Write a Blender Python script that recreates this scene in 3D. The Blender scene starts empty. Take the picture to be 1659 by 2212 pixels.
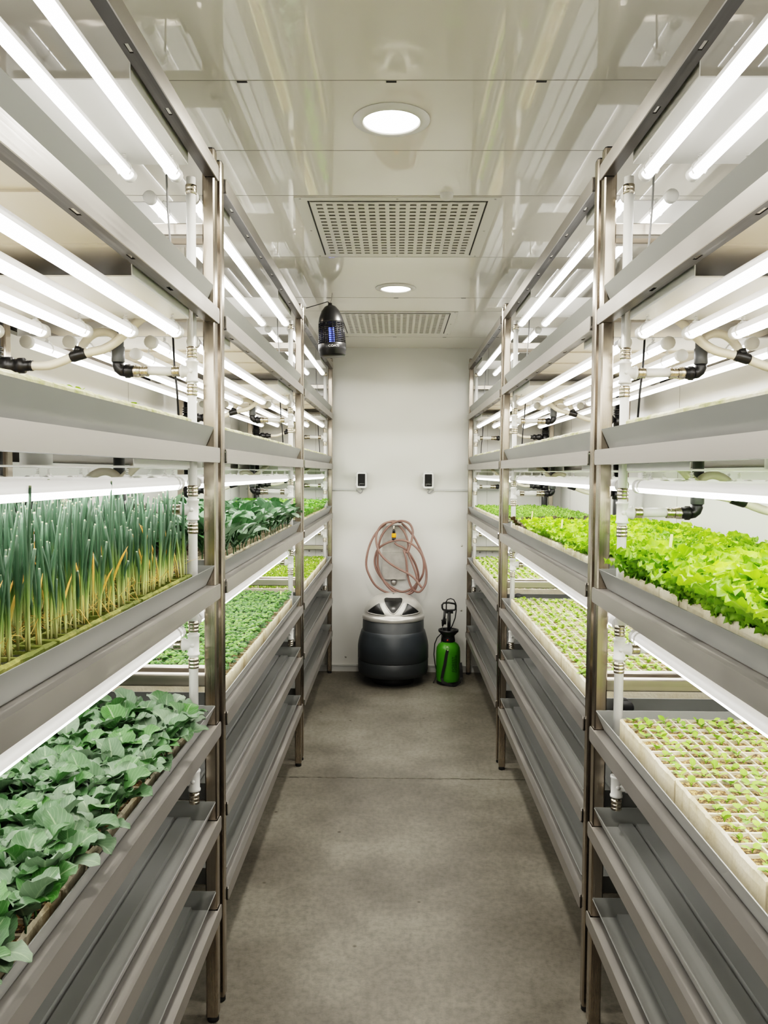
import bpy, bmesh, math, random
from mathutils import Vector, Matrix
random.seed(7)
R = random.random
def U(a, b): return a + (b - a) * random.random()
C = bpy.context.scene.collection
PI = math.pi

# ------------------------------------------------------------------ materials
def new_mat(name):
    m = bpy.data.materials.new(name); m.use_nodes = True
    nt = m.node_tree; b = nt.nodes['Principled BSDF']
    return m, nt, b
def N(nt, t, **k):
    n = nt.nodes.new(t)
    for a, v in k.items():
        if hasattr(n, a): setattr(n, a, v)
        else: n.inputs[a.replace('_', ' ')].default_value = v
    return n
def L(nt, a, b): nt.links.new(a, b)
def ramp(nt, fac, stops):
    r = nt.nodes.new('ShaderNodeValToRGB'); e = r.color_ramp.elements
    while len(e) < len(stops): e.new(0.5)
    for i, (p, c) in enumerate(stops):
        e[i].position = p; e[i].color = (*c, 1) if len(c) == 3 else c
    L(nt, fac, r.inputs['Fac']); return r
def coords(nt, scale=(1, 1, 1), obj=True):
    tc = nt.nodes.new('ShaderNodeTexCoord'); mp = nt.nodes.new('ShaderNodeMapping')
    mp.inputs['Scale'].default_value = scale
    L(nt, tc.outputs['Object' if obj else 'Generated'], mp.inputs['Vector']); return mp.outputs['Vector']
def plain(name, col, rough=.5, metal=0., spec=.5, emit=None, es=0, noise=0., nscale=8, bump=0., bscale=60, coat=0.):
    m, nt, b = new_mat(name)
    b.inputs['Base Color'].default_value = (*col, 1)
    b.inputs['Roughness'].default_value = rough
    b.inputs['Metallic'].default_value = metal
    b.inputs['Specular IOR Level'].default_value = spec
    b.inputs['Coat Weight'].default_value = coat
    if emit:
        b.inputs['Emission Color'].default_value = (*emit, 1); b.inputs['Emission Strength'].default_value = es
    v = coords(nt)
    n = N(nt, 'ShaderNodeTexNoise', Scale=nscale, Detail=5.0); L(nt, v, n.inputs['Vector'])
    lo = tuple(c * (1 - noise) for c in col); hi = tuple(min(1, c * (1 + noise)) for c in col)
    r = ramp(nt, n.outputs['Fac'], [(.3, lo), (.7, hi)]); L(nt, r.outputs['Color'], b.inputs['Base Color'])
    if bump:
        n2 = N(nt, 'ShaderNodeTexNoise', Scale=bscale, Detail=3.0); L(nt, v, n2.inputs['Vector'])
        bp = N(nt, 'ShaderNodeBump', Strength=bump, Distance=.002); L(nt, n2.outputs['Fac'], bp.inputs['Height'])
        L(nt, bp.outputs['Normal'], b.inputs['Normal'])
    return m
def brushed(name, col, rough, along, dark=.8, metal=1.0):
    m, nt, b = new_mat(name)
    s = {'x': (1.2, 420, 420), 'y': (420, 1.2, 420), 'z': (420, 420, 1.2)}[along]
    v = coords(nt, s); n = N(nt, 'ShaderNodeTexNoise', Scale=1.0, Detail=3.0); L(nt, v, n.inputs['Vector'])
    v2 = coords(nt); n2 = N(nt, 'ShaderNodeTexNoise', Scale=6.0, Detail=4.0); L(nt, v2, n2.inputs['Vector'])
    mx = N(nt, 'ShaderNodeMath', operation='MULTIPLY_ADD'); mx.inputs[1].default_value = .5
    L(nt, n.outputs['Fac'], mx.inputs[0]); mm = N(nt, 'ShaderNodeMath', operation='MULTIPLY'); mm.inputs[1].default_value = .5
    L(nt, n2.outputs['Fac'], mm.inputs[0]); L(nt, mm.outputs[0], mx.inputs[2])
    r = ramp(nt, mx.outputs[0], [(.35, tuple(c * dark for c in col)), (.65, col)])
    L(nt, r.outputs['Color'], b.inputs['Base Color'])
    rr = ramp(nt, mx.outputs[0], [(.3, (rough * .8,) * 3), (.7, (rough * 1.25,) * 3)]); L(nt, rr.outputs['Color'], b.inputs['Roughness'])
    b.inputs['Metallic'].default_value = metal
    b.inputs['Anisotropic'].default_value = .5
    return m
M = {}
M['post'] = brushed('brushed_post_steel', (.44, .385, .325), .24, 'z', .80)
M['beam'] = brushed('satin_beam_steel', (.37, .35, .328), .42, 'y', .9, .72)
M['shaded_lip'] = brushed('shaded_lip_steel', (.030, .026, .022), .38, 'y', .8, .3)  # near-black colour paints in the shade and dark reflections under the beams
M['lit_sheet'] = plain('lit_tray_underside', (.66, .61, .53), .4, noise=.03, nscale=4)  # pale tone carries the tube light on the grey trays' undersides
M['bar'] = brushed('crossbar_steel', (.50, .455, .40), .34, 'x', .8)
M['fit'] = plain('nickel_fitting', (.62, .56, .47), .22, 1.0, noise=.2, nscale=60)
M['plate'] = plain('hook_plate_steel', (.50, .48, .45), .42, .8, noise=.12, nscale=25)
M['tray'] = plain('grey_tray', (.25, .253, .242), .36, 0.0, noise=.05, nscale=3)
M['black'] = plain('black_plastic', (.012, .012, .013), .35)
M['rubber'] = plain('black_rubber', (.015, .015, .015), .6)
M['white_pl'] = plain('white_plastic', (.74, .73, .70), .35)
M['sens'] = plain('sensor_white', (.86, .86, .84), .3)
M['pipe'] = plain('white_pipe', (.78, .77, .74), .28)
M['greypipe'] = plain('dark_grey_pipe', (.10, .105, .11), .35)
M['hose'] = plain('cream_hose', (.72, .66, .54), .3, noise=.08, nscale=12)
M['housing_glow'] = plain('tube_housing', (.70, .68, .65), .35, emit=(1, .97, .93), es=.28)  # weak emission added to the housing to brighten the tray undersides
M['housing_glow'].cycles.emission_sampling = 'NONE'
M['cable'] = plain('grey_cable', (.30, .30, .30), .45)
M['lamp'] = plain('lit_tube', (1, 1, 1), .3, emit=(1, .975, .935), es=7.5)
M['down'] = plain('lit_downlight', (1, 1, 1), .3, emit=(1, .96, .87), es=9)
M['uv'] = plain('uv_glow', (.1, .15, .9), .3, emit=(.10, .16, 1.0), es=3.5)
M['silver'] = plain('silver_lid', (.60, .58, .545), .3, .55, noise=.05, nscale=20)
M['bin'] = plain('dark_slate_plastic', (.046, .053, .060), .36, noise=.1)
M['bin2'] = plain('dark_slate_band', (.036, .040, .043), .42)
M['window'] = plain('smoked_window', (.018, .018, .018), .25)
M['green'] = plain('sprayer_green', (.065, .26, .006), .3, noise=.08)
M['dgreen'] = plain('sprayer_print', (.012, .075, .01), .5)
M['red'] = plain('red_button', (.4, .02, .01), .4)
M['orange'] = plain('orange_connector', (.95, .36, .01), .35)
M['pink'] = plain('dusty_pink_hose', (.25, .145, .118), .38, noise=.12, nscale=10)
M['screen'] = plain('sensor_screen', (.01, .01, .012), .12)
M['label'] = plain('pale_print', (.85, .85, .85), .5)
M['filter'] = plain('filter_fabric', (.30, .285, .25), .9, noise=.2, nscale=60)
M['tag'] = plain('plant_tag', (.80, .74, .36), .5)
M['vent'] = plain('vent_white', (.66, .64, .58), .35)

def wall_mat(name, col, rough, panel_axis=None):
    m, nt, b = new_mat(name)
    v = coords(nt); n = N(nt, 'ShaderNodeTexNoise', Scale=1.3, Detail=3.0); L(nt, v, n.inputs['Vector'])
    r = ramp(nt, n.outputs['Fac'], [(.3, tuple(c * .96 for c in col)), (.7, col)])
    L(nt, r.outputs['Color'], b.inputs['Base Color']); b.inputs['Roughness'].default_value = rough
    n2 = N(nt, 'ShaderNodeTexNoise', Scale=1.6, Detail=1.0); L(nt, v, n2.inputs['Vector'])
    bp = N(nt, 'ShaderNodeBump', Strength=.25, Distance=.01); L(nt, n2.outputs['Fac'], bp.inputs['Height'])
    L(nt, bp.outputs['Normal'], b.inputs['Normal'])
    return m
M['wall'] = wall_mat('wall_panel_white', (.72, .71, .67), .28)
M['ceil'] = wall_mat('ceiling_panel_gloss', (.82, .785, .715), .03)
[n for n in M['ceil'].node_tree.nodes if n.type == 'BUMP'][0].inputs['Strength'].default_value = .12
M['ceil'].node_tree.nodes['Principled BSDF'].inputs['Specular IOR Level'].default_value = .85
M['seam'] = plain('panel_seam', (.33, .31, .28), .5)
M['slot'] = plain('seam_slot', (.02, .02, .02), .6)
M['kick'] = plain('base_profile', (.55, .55, .53), .4)

def floor_mat():
    m, nt, b = new_mat('concrete_floor')
    v = coords(nt)
    n = N(nt, 'ShaderNodeTexNoise', Scale=1.4, Detail=8.0, Roughness=.62); L(nt, v, n.inputs['Vector'])
    base = ramp(nt, n.outputs['Fac'], [(.33, (.115, .104, .083)), (.5, (.195, .178, .146)), (.66, (.29, .268, .224))])
    n2 = N(nt, 'ShaderNodeTexNoise', Scale=45.0, Detail=6.0, Roughness=.7); L(nt, v, n2.inputs['Vector'])
    g = ramp(nt, n2.outputs['Fac'], [(.34, (.62, .62, .62)), (.58, (1, 1, 1))])
    mx = N(nt, 'ShaderNodeMixRGB', blend_type='MULTIPLY'); mx.inputs[0].default_value = .8
    L(nt, base.outputs['Color'], mx.inputs[1]); L(nt, g.outputs['Color'], mx.inputs[2])
    n3 = N(nt, 'ShaderNodeTexNoise', Scale=2.6, Detail=2.0); L(nt, coords(nt, (1, 1, 1)), n3.inputs['Vector'])
    wv = N(nt, 'ShaderNodeTexVoronoi', Scale=9.0); wv.feature = 'F1'; L(nt, v, wv.inputs['Vector'])
    sp = ramp(nt, wv.outputs['Distance'], [(.05, (.30, .27, .22)), (.10, (1, 1, 1))])
    mk = N(nt, 'ShaderNodeMixRGB', blend_type='MULTIPLY')
    gate = ramp(nt, n3.outputs['Fac'], [(.5, (0, 0, 0)), (.6, (1, 1, 1))]); L(nt, gate.outputs['Color'], mk.inputs[0])
    L(nt, mx.outputs[0], mk.inputs[1]); L(nt, sp.outputs['Color'], mk.inputs[2])
    # scratches
    vs = coords(nt, (3, 14, 1)); ns = N(nt, 'ShaderNodeTexNoise', Scale=3.0, Detail=8.0, Distortion=1.5); L(nt, vs, ns.inputs['Vector'])
    sc = ramp(nt, ns.outputs['Fac'], [(.488, (1, 1, 1)), (.5, (.72, .69, .64)), (.512, (1, 1, 1))])
    ms = N(nt, 'ShaderNodeMixRGB', blend_type='MULTIPLY'); ms.inputs[0].default_value = .6
    L(nt, mk.outputs[0], ms.inputs[1]); L(nt, sc.outputs['Color'], ms.inputs[2])
    L(nt, ms.outputs[0], b.inputs['Base Color'])
    b.inputs['Roughness'].default_value = .55
    bp = N(nt, 'ShaderNodeBump', Strength=.25, Distance=.003); L(nt, n2.outputs['Fac'], bp.inputs['Height']); L(nt, bp.outputs['Normal'], b.inputs['Normal'])
    return m
M['floor'] = floor_mat()
M['joint'] = plain('floor_joint', (.12, .11, .09), .8, noise=.4, nscale=40)

def foam_mat(name, a, bcol, stain, amt):
    m, nt, b = new_mat(name)
    v = coords(nt); n = N(nt, 'ShaderNodeTexNoise', Scale=9.0, Detail=6.0, Roughness=.65); L(nt, v, n.inputs['Vector'])
    r = ramp(nt, n.outputs['Fac'], [(amt, stain), (amt + .12, bcol), (amt + .3, a)])
    L(nt, r.outputs['Color'], b.inputs['Base Color']); b.inputs['Roughness'].default_value = .7
    n2 = N(nt, 'ShaderNodeTexNoise', Scale=120.0, Detail=3.0); L(nt, v, n2.inputs['Vector'])
    bp = N(nt, 'ShaderNodeBump', Strength=.5, Distance=.003); L(nt, n2.outputs['Fac'], bp.inputs['Height']); L(nt, bp.outputs['Normal'], b.inputs['Normal'])
    return m
M['foam'] = foam_mat('foam_cream', (.70, .635, .50), (.62, .54, .38), (.40, .30, .16), .30)
M['foam_moss'] = foam_mat('foam_mossy', (.50, .46, .33), (.30, .29, .08), (.10, .12, .01), .45)
M['foam_old'] = foam_mat('foam_weathered', (.74, .70, .58), (.58, .55, .36), (.35, .36, .16), .36)
def soil_mat(name, cols, sc=220):
    m, nt, b = new_mat(name)
    v = coords(nt); n = N(nt, 'ShaderNodeTexNoise', Scale=sc, Detail=2.0, Roughness=.8); L(nt, v, n.inputs['Vector'])
    r = ramp(nt, n.outputs['Fac'], [(.36, cols[0]), (.5, cols[1]), (.62, cols[2])])
    L(nt, r.outputs['Color'], b.inputs['Base Color']); b.inputs['Roughness'].default_value = .9
    return m
M['soil'] = soil_mat('speckled_soil', [(.025, .015, .008), (.17, .10, .038), (.48, .32, .13)], 150)
M['soil_dark'] = soil_mat('dark_mossy_soil', [(.008, .008, .004), (.035, .04, .008), (.12, .14, .02)], 90)

def leaf_mat(name, dark, mid, light, vein, veins=.5, rough=.45, trans=.3, hue_rand=.0):
    m, nt, b = new_mat(name)
    oi = nt.nodes.new('ShaderNodeObjectInfo')
    at = N(nt, 'ShaderNodeAttribute'); at.attribute_name = 'tint'
    ad = N(nt, 'ShaderNodeMath', operation='MULTIPLY_ADD'); ad.inputs[1].default_value = .3
    L(nt, oi.outputs['Random'], ad.inputs[0])
    s = N(nt, 'ShaderNodeMath', operation='MULTIPLY'); s.inputs[1].default_value = .7
    L(nt, at.outputs['Fac'], s.inputs[0]); L(nt, s.outputs[0], ad.inputs[2])
    r = ramp(nt, ad.outputs[0], [(.12, dark), (.5, mid), (.88, light)])
    uv = nt.nodes.new('ShaderNodeUVMap'); sep = nt.nodes.new('ShaderNodeSeparateXYZ'); L(nt, uv.outputs[0], sep.inputs[0])
    a1 = N(nt, 'ShaderNodeMath', operation='SUBTRACT'); a1.inputs[1].default_value = .5; L(nt, sep.outputs['X'], a1.inputs[0])
    a2 = N(nt, 'ShaderNodeMath', operation='ABSOLUTE'); L(nt, a1.outputs[0], a2.inputs[0])
    mid_r = ramp(nt, a2.outputs[0], [(.012, (1, 1, 1)), (.045, (0, 0, 0))])
    # side veins: v - |x|*k
    k = N(nt, 'ShaderNodeMath', operation='MULTIPLY_ADD'); k.inputs[1].default_value = -.9; L(nt, a2.outputs[0], k.inputs[0]); L(nt, sep.outputs['Y'], k.inputs[2])
    fr = N(nt, 'ShaderNodeMath', operation='MULTIPLY'); fr.inputs[1].default_value = 7.0; L(nt, k.outputs[0], fr.inputs[0])
    f2 = N(nt, 'ShaderNodeMath', operation='FRACT'); L(nt, fr.outputs[0], f2.inputs[0])
    sv = ramp(nt, f2.outputs[0], [(.0, (.55, .55, .55)), (.1, (0, 0, 0)), (.92, (0, 0, 0)), (1.0, (.55, .55, .55))])
    mxv = N(nt, 'ShaderNodeMixRGB', blend_type='LIGHTEN'); mxv.inputs[0].default_value = 1
    L(nt, mid_r.outputs['Color'], mxv.inputs[1]); L(nt, sv.outputs['Color'], mxv.inputs[2])
    ml = N(nt, 'ShaderNodeMath', operation='MULTIPLY'); ml.inputs[1].default_value = veins; L(nt, mxv.outputs[0], ml.inputs[0])
    mc = N(nt, 'ShaderNodeMixRGB'); L(nt, ml.outputs[0], mc.inputs[0]); L(nt, r.outputs['Color'], mc.inputs[1]); mc.inputs[2].default_value = (*vein, 1)
    L(nt, mc.outputs[0], b.inputs['Base Color']); b.inputs['Roughness'].default_value = rough
    tr = nt.nodes.new('ShaderNodeBsdfTranslucent'); L(nt, mc.outputs[0], tr.inputs['Color'])
    ms = nt.nodes.new('ShaderNodeMixShader'); ms.inputs[0].default_value = trans
    out = [n for n in nt.nodes if n.type == 'OUTPUT_MATERIAL'][0]
    L(nt, b.outputs[0], ms.inputs[1]); L(nt, tr.outputs[0], ms.inputs[2]); L(nt, ms.outputs[0], out.inputs['Surface'])
    return m
M['cab'] = leaf_mat('cabbage_leaf', (.030, .115, .010), (.064, .125, .058), (.14, .20, .13), (.33, .43, .26), .45, .45, .14)
M['koh'] = leaf_mat('kohlrabi_leaf', (.03, .11, .02), (.06, .145, .06), (.20, .29, .20), (.28, .40, .24), .4, .4, .16)
M['let'] = leaf_mat('lettuce_leaf', (.09, .24, .006), (.26, .48, .016), (.46, .68, .045), (.62, .80, .16), .3, .38, .30)
M['redlet'] = leaf_mat('red_lettuce_leaf', (.05, .03, .015), (.10, .055, .03), (.10, .22, .02), (.2, .25, .05), .25, .4, .25)
M['basil'] = leaf_mat('basil_leaf', (.008, .055, .003), (.065, .19, .02), (.19, .37, .06), (.3, .5, .12), .25, .3, .25)  # darkest tone doubles as shade in the gaps between leaves
M['parsley'] = leaf_mat('celery_leaf', (.06, .22, .01), (.12, .36, .02), (.24, .5, .05), (.3, .5, .1), .2, .4, .3)
M['seed'] = leaf_mat('seedling_leaf', (.10, .24, .015), (.19, .36, .03), (.32, .50, .07), (.5, .6, .15), .2, .45, .2)
M['sprout'] = leaf_mat('sprout_leaf', (.14, .27, .015), (.26, .42, .03), (.40, .56, .06), (.6, .7, .2), .0, .5, .3)
M['microg'] = leaf_mat('microgreen_leaf', (.10, .26, .03), (.20, .40, .06), (.34, .52, .12), (.4, .6, .2), .0, .5, .3)
def leek_mat():
    m, nt, b = new_mat('leek_leaf')
    uv = nt.nodes.new('ShaderNodeUVMap'); sep = nt.nodes.new('ShaderNodeSeparateXYZ'); L(nt, uv.outputs[0], sep.inputs[0])
    g = ramp(nt, sep.outputs['Y'], [(.0, (.62, .60, .30)), (.14, (.46, .50, .20)), (.36, (.15, .24, .055)), (.55, (.038, .088, .045)), (.985, (.055, .115, .065)), (.999, (.42, .46, .28))])
    y = ramp(nt, sep.outputs['Y'], [(.0, (.55, .42, .17)), (.4, (.55, .42, .10)), (.9, (.75, .33, .05)), (1., (.5, .25, .06))])
    at = N(nt, 'ShaderNodeAttribute'); at.attribute_name = 'tint'
    gt = N(nt, 'ShaderNodeMath', operation='GREATER_THAN'); gt.inputs[1].default_value = .93; L(nt, at.outputs['Fac'], gt.inputs[0])
    hs = nt.nodes.new('ShaderNodeHueSaturation'); L(nt, g.outputs['Color'], hs.inputs['Color'])
    mp = N(nt, 'ShaderNodeMapRange'); mp.inputs['To Min'].default_value = .75; mp.inputs['To Max'].default_value = 1.5; L(nt, at.outputs['Fac'], mp.inputs['Value']); L(nt, mp.outputs[0], hs.inputs['Value'])
    mc = N(nt, 'ShaderNodeMixRGB'); L(nt, gt.outputs[0], mc.inputs[0]); L(nt, hs.outputs[0], mc.inputs[1]); L(nt, y.outputs['Color'], mc.inputs[2])
    L(nt, mc.outputs[0], b.inputs['Base Color']); b.inputs['Roughness'].default_value = .45
    return m
M['leek'] = leek_mat()

# ------------------------------------------------------------------ mesh builder
class MB:
    def __init__(s): s.v = []; s.f = []; s.uv = []; s.t = []; s.tint = .5; s.sm = []
    def face(s, idx, uv=None, smooth=False):
        s.f.append(tuple(idx)); s.uv.append(uv or [(0., 0.)] * len(idx)); s.t.append(s.tint); s.sm.append(smooth)
    def box(s, x0, x1, y0, y1, z0, z1):
        if x0 > x1: x0, x1 = x1, x0
        n = len(s.v)
        s.v += [(x0, y0, z0), (x1, y0, z0), (x1, y1, z0), (x0, y1, z0), (x0, y0, z1), (x1, y0, z1), (x1, y1, z1), (x0, y1, z1)]
        for q in ((0, 3, 2, 1), (4, 5, 6, 7), (0, 1, 5, 4), (1, 2, 6, 5), (2, 3, 7, 6), (3, 0, 4, 7)): s.face([n + i for i in q])
    def prism(s, pts, axis, a, b, smooth=False, caps=True):
        # extrude closed 2d polygon along axis between a and b
        def P(p, h): return {'x': (h, p[0], p[1]), 'y': (p[0], h, p[1]), 'z': (p[0], p[1], h)}[axis]
        n = len(s.v); k = len(pts)
        s.v += [P(p, a) for p in pts] + [P(p, b) for p in pts]
        for i in range(k): s.face([n + i, n + (i + 1) % k, n + k + (i + 1) % k, n + k + i], smooth=smooth)
        if caps: s.face([n + i for i in range(k)][::-1]); s.face([n + k + i for i in range(k)])
    def rbox(s, x0, x1, y0, y1, z0, z1, axis='z', c=.003):
        if x0 > x1: x0, x1 = x1, x0
        d = {'x': (y0, y1, z0, z1, x0, x1), 'y': (x0, x1, z0, z1, y0, y1), 'z': (x0, x1, y0, y1, z0, z1)}[axis]
        a0, a1, b0, b1, h0, h1 = d
        s.prism([(a0 + c, b0), (a1 - c, b0), (a1, b0 + c), (a1, b1 - c), (a1 - c, b1), (a0 + c, b1), (a0, b1 - c), (a0, b0 + c)], axis, h0, h1)
    def tube(s, pts, r, n=8, caps=True, uvlen=False):
        pts = [Vector(p) for p in pts]; rs = r if isinstance(r, (list, tuple)) else [r] * len(pts)
        base = len(s.v); up = None
        for i, p in enumerate(pts):
            d = (pts[min(i + 1, len(pts) - 1)] - pts[max(i - 1, 0)])
            d = d.normalized() if d.length > 1e-9 else Vector((0, 0, 1))
            if up is None:
                up = Vector((0, 0, 1)) if abs(d.z) < .9 else Vector((1, 0, 0))
            a = d.cross(up).normalized(); b = a.cross(d).normalized(); up = b
            for k in range(n):
                t = 2 * PI * k / n; q = p + (a * math.cos(t) + b * math.sin(t)) * rs[i]; s.v.append(tuple(q))
        m = len(pts)
        for i in range(m - 1):
            v0, v1 = (i / (m - 1), (i + 1) / (m - 1))
            for k in range(n):
                k2 = (k + 1) % n
                s.face([base + i * n + k, base + i * n + k2, base + (i + 1) * n + k2, base + (i + 1) * n + k], [(0, v0), (1, v0), (1, v1), (0, v1)], True)
        if caps:
            s.face([base + k for k in range(n)][::-1], [(0, 0)] * n); s.face([base + (m - 1) * n + k for k in range(n)], [(0, 1)] * n)
    def lathe(s, prof, n=24, c=(0, 0, 0), axis='z', a0=0, a1=2 * PI):
        base = len(s.v); full = abs(a1 - a0 - 2 * PI) < 1e-6; m = n if full else n + 1
        for (r, h) in prof:
            for k in range(m):
                t = a0 + (a1 - a0) * k / n
                a, b = r * math.cos(t), r * math.sin(t)
                s.v.append({'z': (c[0] + a, c[1] + b, c[2] + h), 'y': (c[0] + a, c[1] + h, c[2] + b), 'x': (c[0] + h, c[1] + a, c[2] + b)}[axis])
        for i in range(len(prof) - 1):
            for k in range(n):
                k2 = (k + 1) % m
                s.face([base + i * m + k, base + i * m + k2, base + (i + 1) * m + k2, base + (i + 1) * m + k], smooth=True)
    def cyl(s, p0, p1, r, n=12): s.tube([p0, p1], r, n)
    def add(s, o, M4=None, tint=None):
        n = len(s.v)
        s.v += [tuple(M4 @ Vector(v)) for v in o.v] if M4 else list(o.v)
        for f, u, t, sm in zip(o.f, o.uv, o.t, o.sm):
            s.f.append(tuple(i + n for i in f)); s.uv.append(u); s.t.append(t if tint is None else tint); s.sm.append(sm)
    def mesh(s, name, mat):
        me = bpy.data.meshes.new(name); me.from_pydata(s.v, [], s.f)
        ul = me.uv_layers.new(name='UVMap'); fl = [c for u in s.uv for p in u for c in p]
        ul.data.foreach_set('uv', fl)
        if len(set(s.t)) > 1 or (s.t and s.t[0] != .5):
            a = me.attributes.new('tint', 'FLOAT', 'FACE'); a.data.foreach_set('value', s.t)
        me.polygons.foreach_set('use_smooth', s.sm)
        me.materials.append(mat); me.update(); return me
    def build(s, name, mat, parent=None, loc=None):
        o = bpy.data.objects.new(name, s.mesh(name, mat)); C.objects.link(o)
        if parent: o.parent = parent
        if loc: o.location = loc
        return o

def tag(o, label, cat, group=None, kind=None):
    o['label'] = label; o['category'] = cat
    if group: o['group'] = group
    if kind: o['kind'] = kind
    return o
def thing(name, label, cat, loc=(0, 0, 0), group=None):
    o = bpy.data.objects.new(name, None); C.objects.link(o); o.location = loc; o.empty_display_size = .05
    return tag(o, label, cat, group)
def struct(mb, name, mat):
    o = mb.build(name, mat); o['kind'] = 'structure'; return o
kids = {}
def dup(root, loc, label=None, group=None):
    r = root.copy(); C.objects.link(r); r.location = loc
    if label: r['label'] = label
    if group: r['group'] = group
    for ch in list(root.children):
        c = ch.copy(); C.objects.link(c); c.parent = r
        for g in list(ch.children):
            d = g.copy(); C.objects.link(d); d.parent = c
    return r
def inst(name, me, loc, rz, sc, label, cat, group, tilt=(0, 0)):
    o = bpy.data.objects.new(name, me); C.objects.link(o); o.location = loc
    o.rotation_euler = (tilt[0], tilt[1], rz); o.scale = (sc, sc, sc)
    return tag(o, label, cat, group)

# ------------------------------------------------------------------ room
XL, XR, YB, YF, ZC = -1.255, 1.305, 6.40, -2.3, 2.584
m = MB(); m.box(XL - .08, XR + .08, YF - .08, YB + .08, -.1, 0); struct(m, 'floor', M['floor'])
m = MB(); m.box(XL - .08, XR + .08, YF - .08, YB + .08, ZC, ZC + .1); struct(m, 'ceiling', M['ceil'])
m = MB(); m.box(XL - .08, XR + .08, YB, YB + .08, 0, ZC); struct(m, 'wall_back', M['wall'])
m = MB(); m.box(XL - .08, XR + .08, YF - .08, YF, 0, ZC); struct(m, 'wall_front', M['wall'])
m = MB(); m.box(XL - .08, XL, YF, YB, 0, ZC); struct(m, 'wall_left', M['wall'])
m = MB(); m.box(XR, XR + .08, YF, YB, 0, ZC); struct(m, 'wall_right', M['wall'])
m = MB(); m.box(XL, XR, YB - .012, YB, 0, .055); m.box(XL, XR, YB - .018, YB - .012, .045, .055); struct(m, 'baseboard_back', M['kick'])
m = MB(); m.box(XL, XL + .012, YF, YB - .02, 0, .055); struct(m, 'baseboard_left', M['kick'])
m = MB(); m.box(XR - .012, XR, YF, YB - .02, 0, .055); struct(m, 'baseboard_right', M['kick'])
# floor joint
m = MB(); x = XL; k = 0
while x < XR - .02:
    w = .05; m.box(x, x + w + .001, 4.130 + .003 * math.sin(k * 1.7), 4.139 + .003 * math.sin(k * 2.3), 0, .0012); x += w; k += 1
struct(m, 'trim_1', M['joint'])
# ceiling seams and their slots
m = MB()
for y in (-.75, .35, 1.2, 2.065, 2.505, 2.905, 3.72, 4.57, 4.95, 5.88): m.box(XL, XR, y - .0012, y + .0012, ZC - .0008, ZC)
struct(m, 'trim_2', M['seam'])
m = MB()
for y, xs in ((2.072, (-.78, -.397, -.02, .357, .74)), (4.577, (-.78, -.39, -.01, .37, .78)), (5.88, (-.74, -.37, -.02, .34, .72)), (.36, (-.4, 0, .4))):
    for x in xs: m.box(x - .013, x + .013, y - .004, y + .004, ZC - .0014, ZC)
struct(m, 'trim_3', M['slot'])
# wall seams and rivets
m = MB(); rv = MB()
for x in (-1.07, -.645, .72, 1.14): m.box(x - .0012, x + .0012, YB - .001, YB, .055, ZC)
for x in (-1.07, -.645, .72, 1.14):
    for z in (.35, .66, .97, 1.28, 1.57, 1.88, 2.2):
        for dx in (-.05, .05): rv.lathe([(0, -.004), (.006, -.003), (.008, 0)], 8, (x + dx, YB, z), 'y')
for x, z in ((-.40, .115), (.525, 1.02), (.525, .50)): rv.lathe([(0, -.004), (.007, -.003), (.009, 0)], 8, (x, YB, z), 'y')
for y in (-.9, .25, 1.43, 2.6, 3.75, 4.9, 6.05):
    for X, s in ((XL, 1), (XR, -1)):
        m.box(X, X + s * .001, y - .0012, y + .0012, .055, ZC)
        for z in (.35, .66, .97, 1.28, 1.57, 1.88, 2.2):
            for dy in (-.05, .05): rv.lathe([(0, s * .004), (.006, s * .003), (.008, 0)], 8, (X, y + dy, z), 'x')
struct(m, 'trim_4', M['seam']); struct(rv, 'trim_5', M['plate'])

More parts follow.
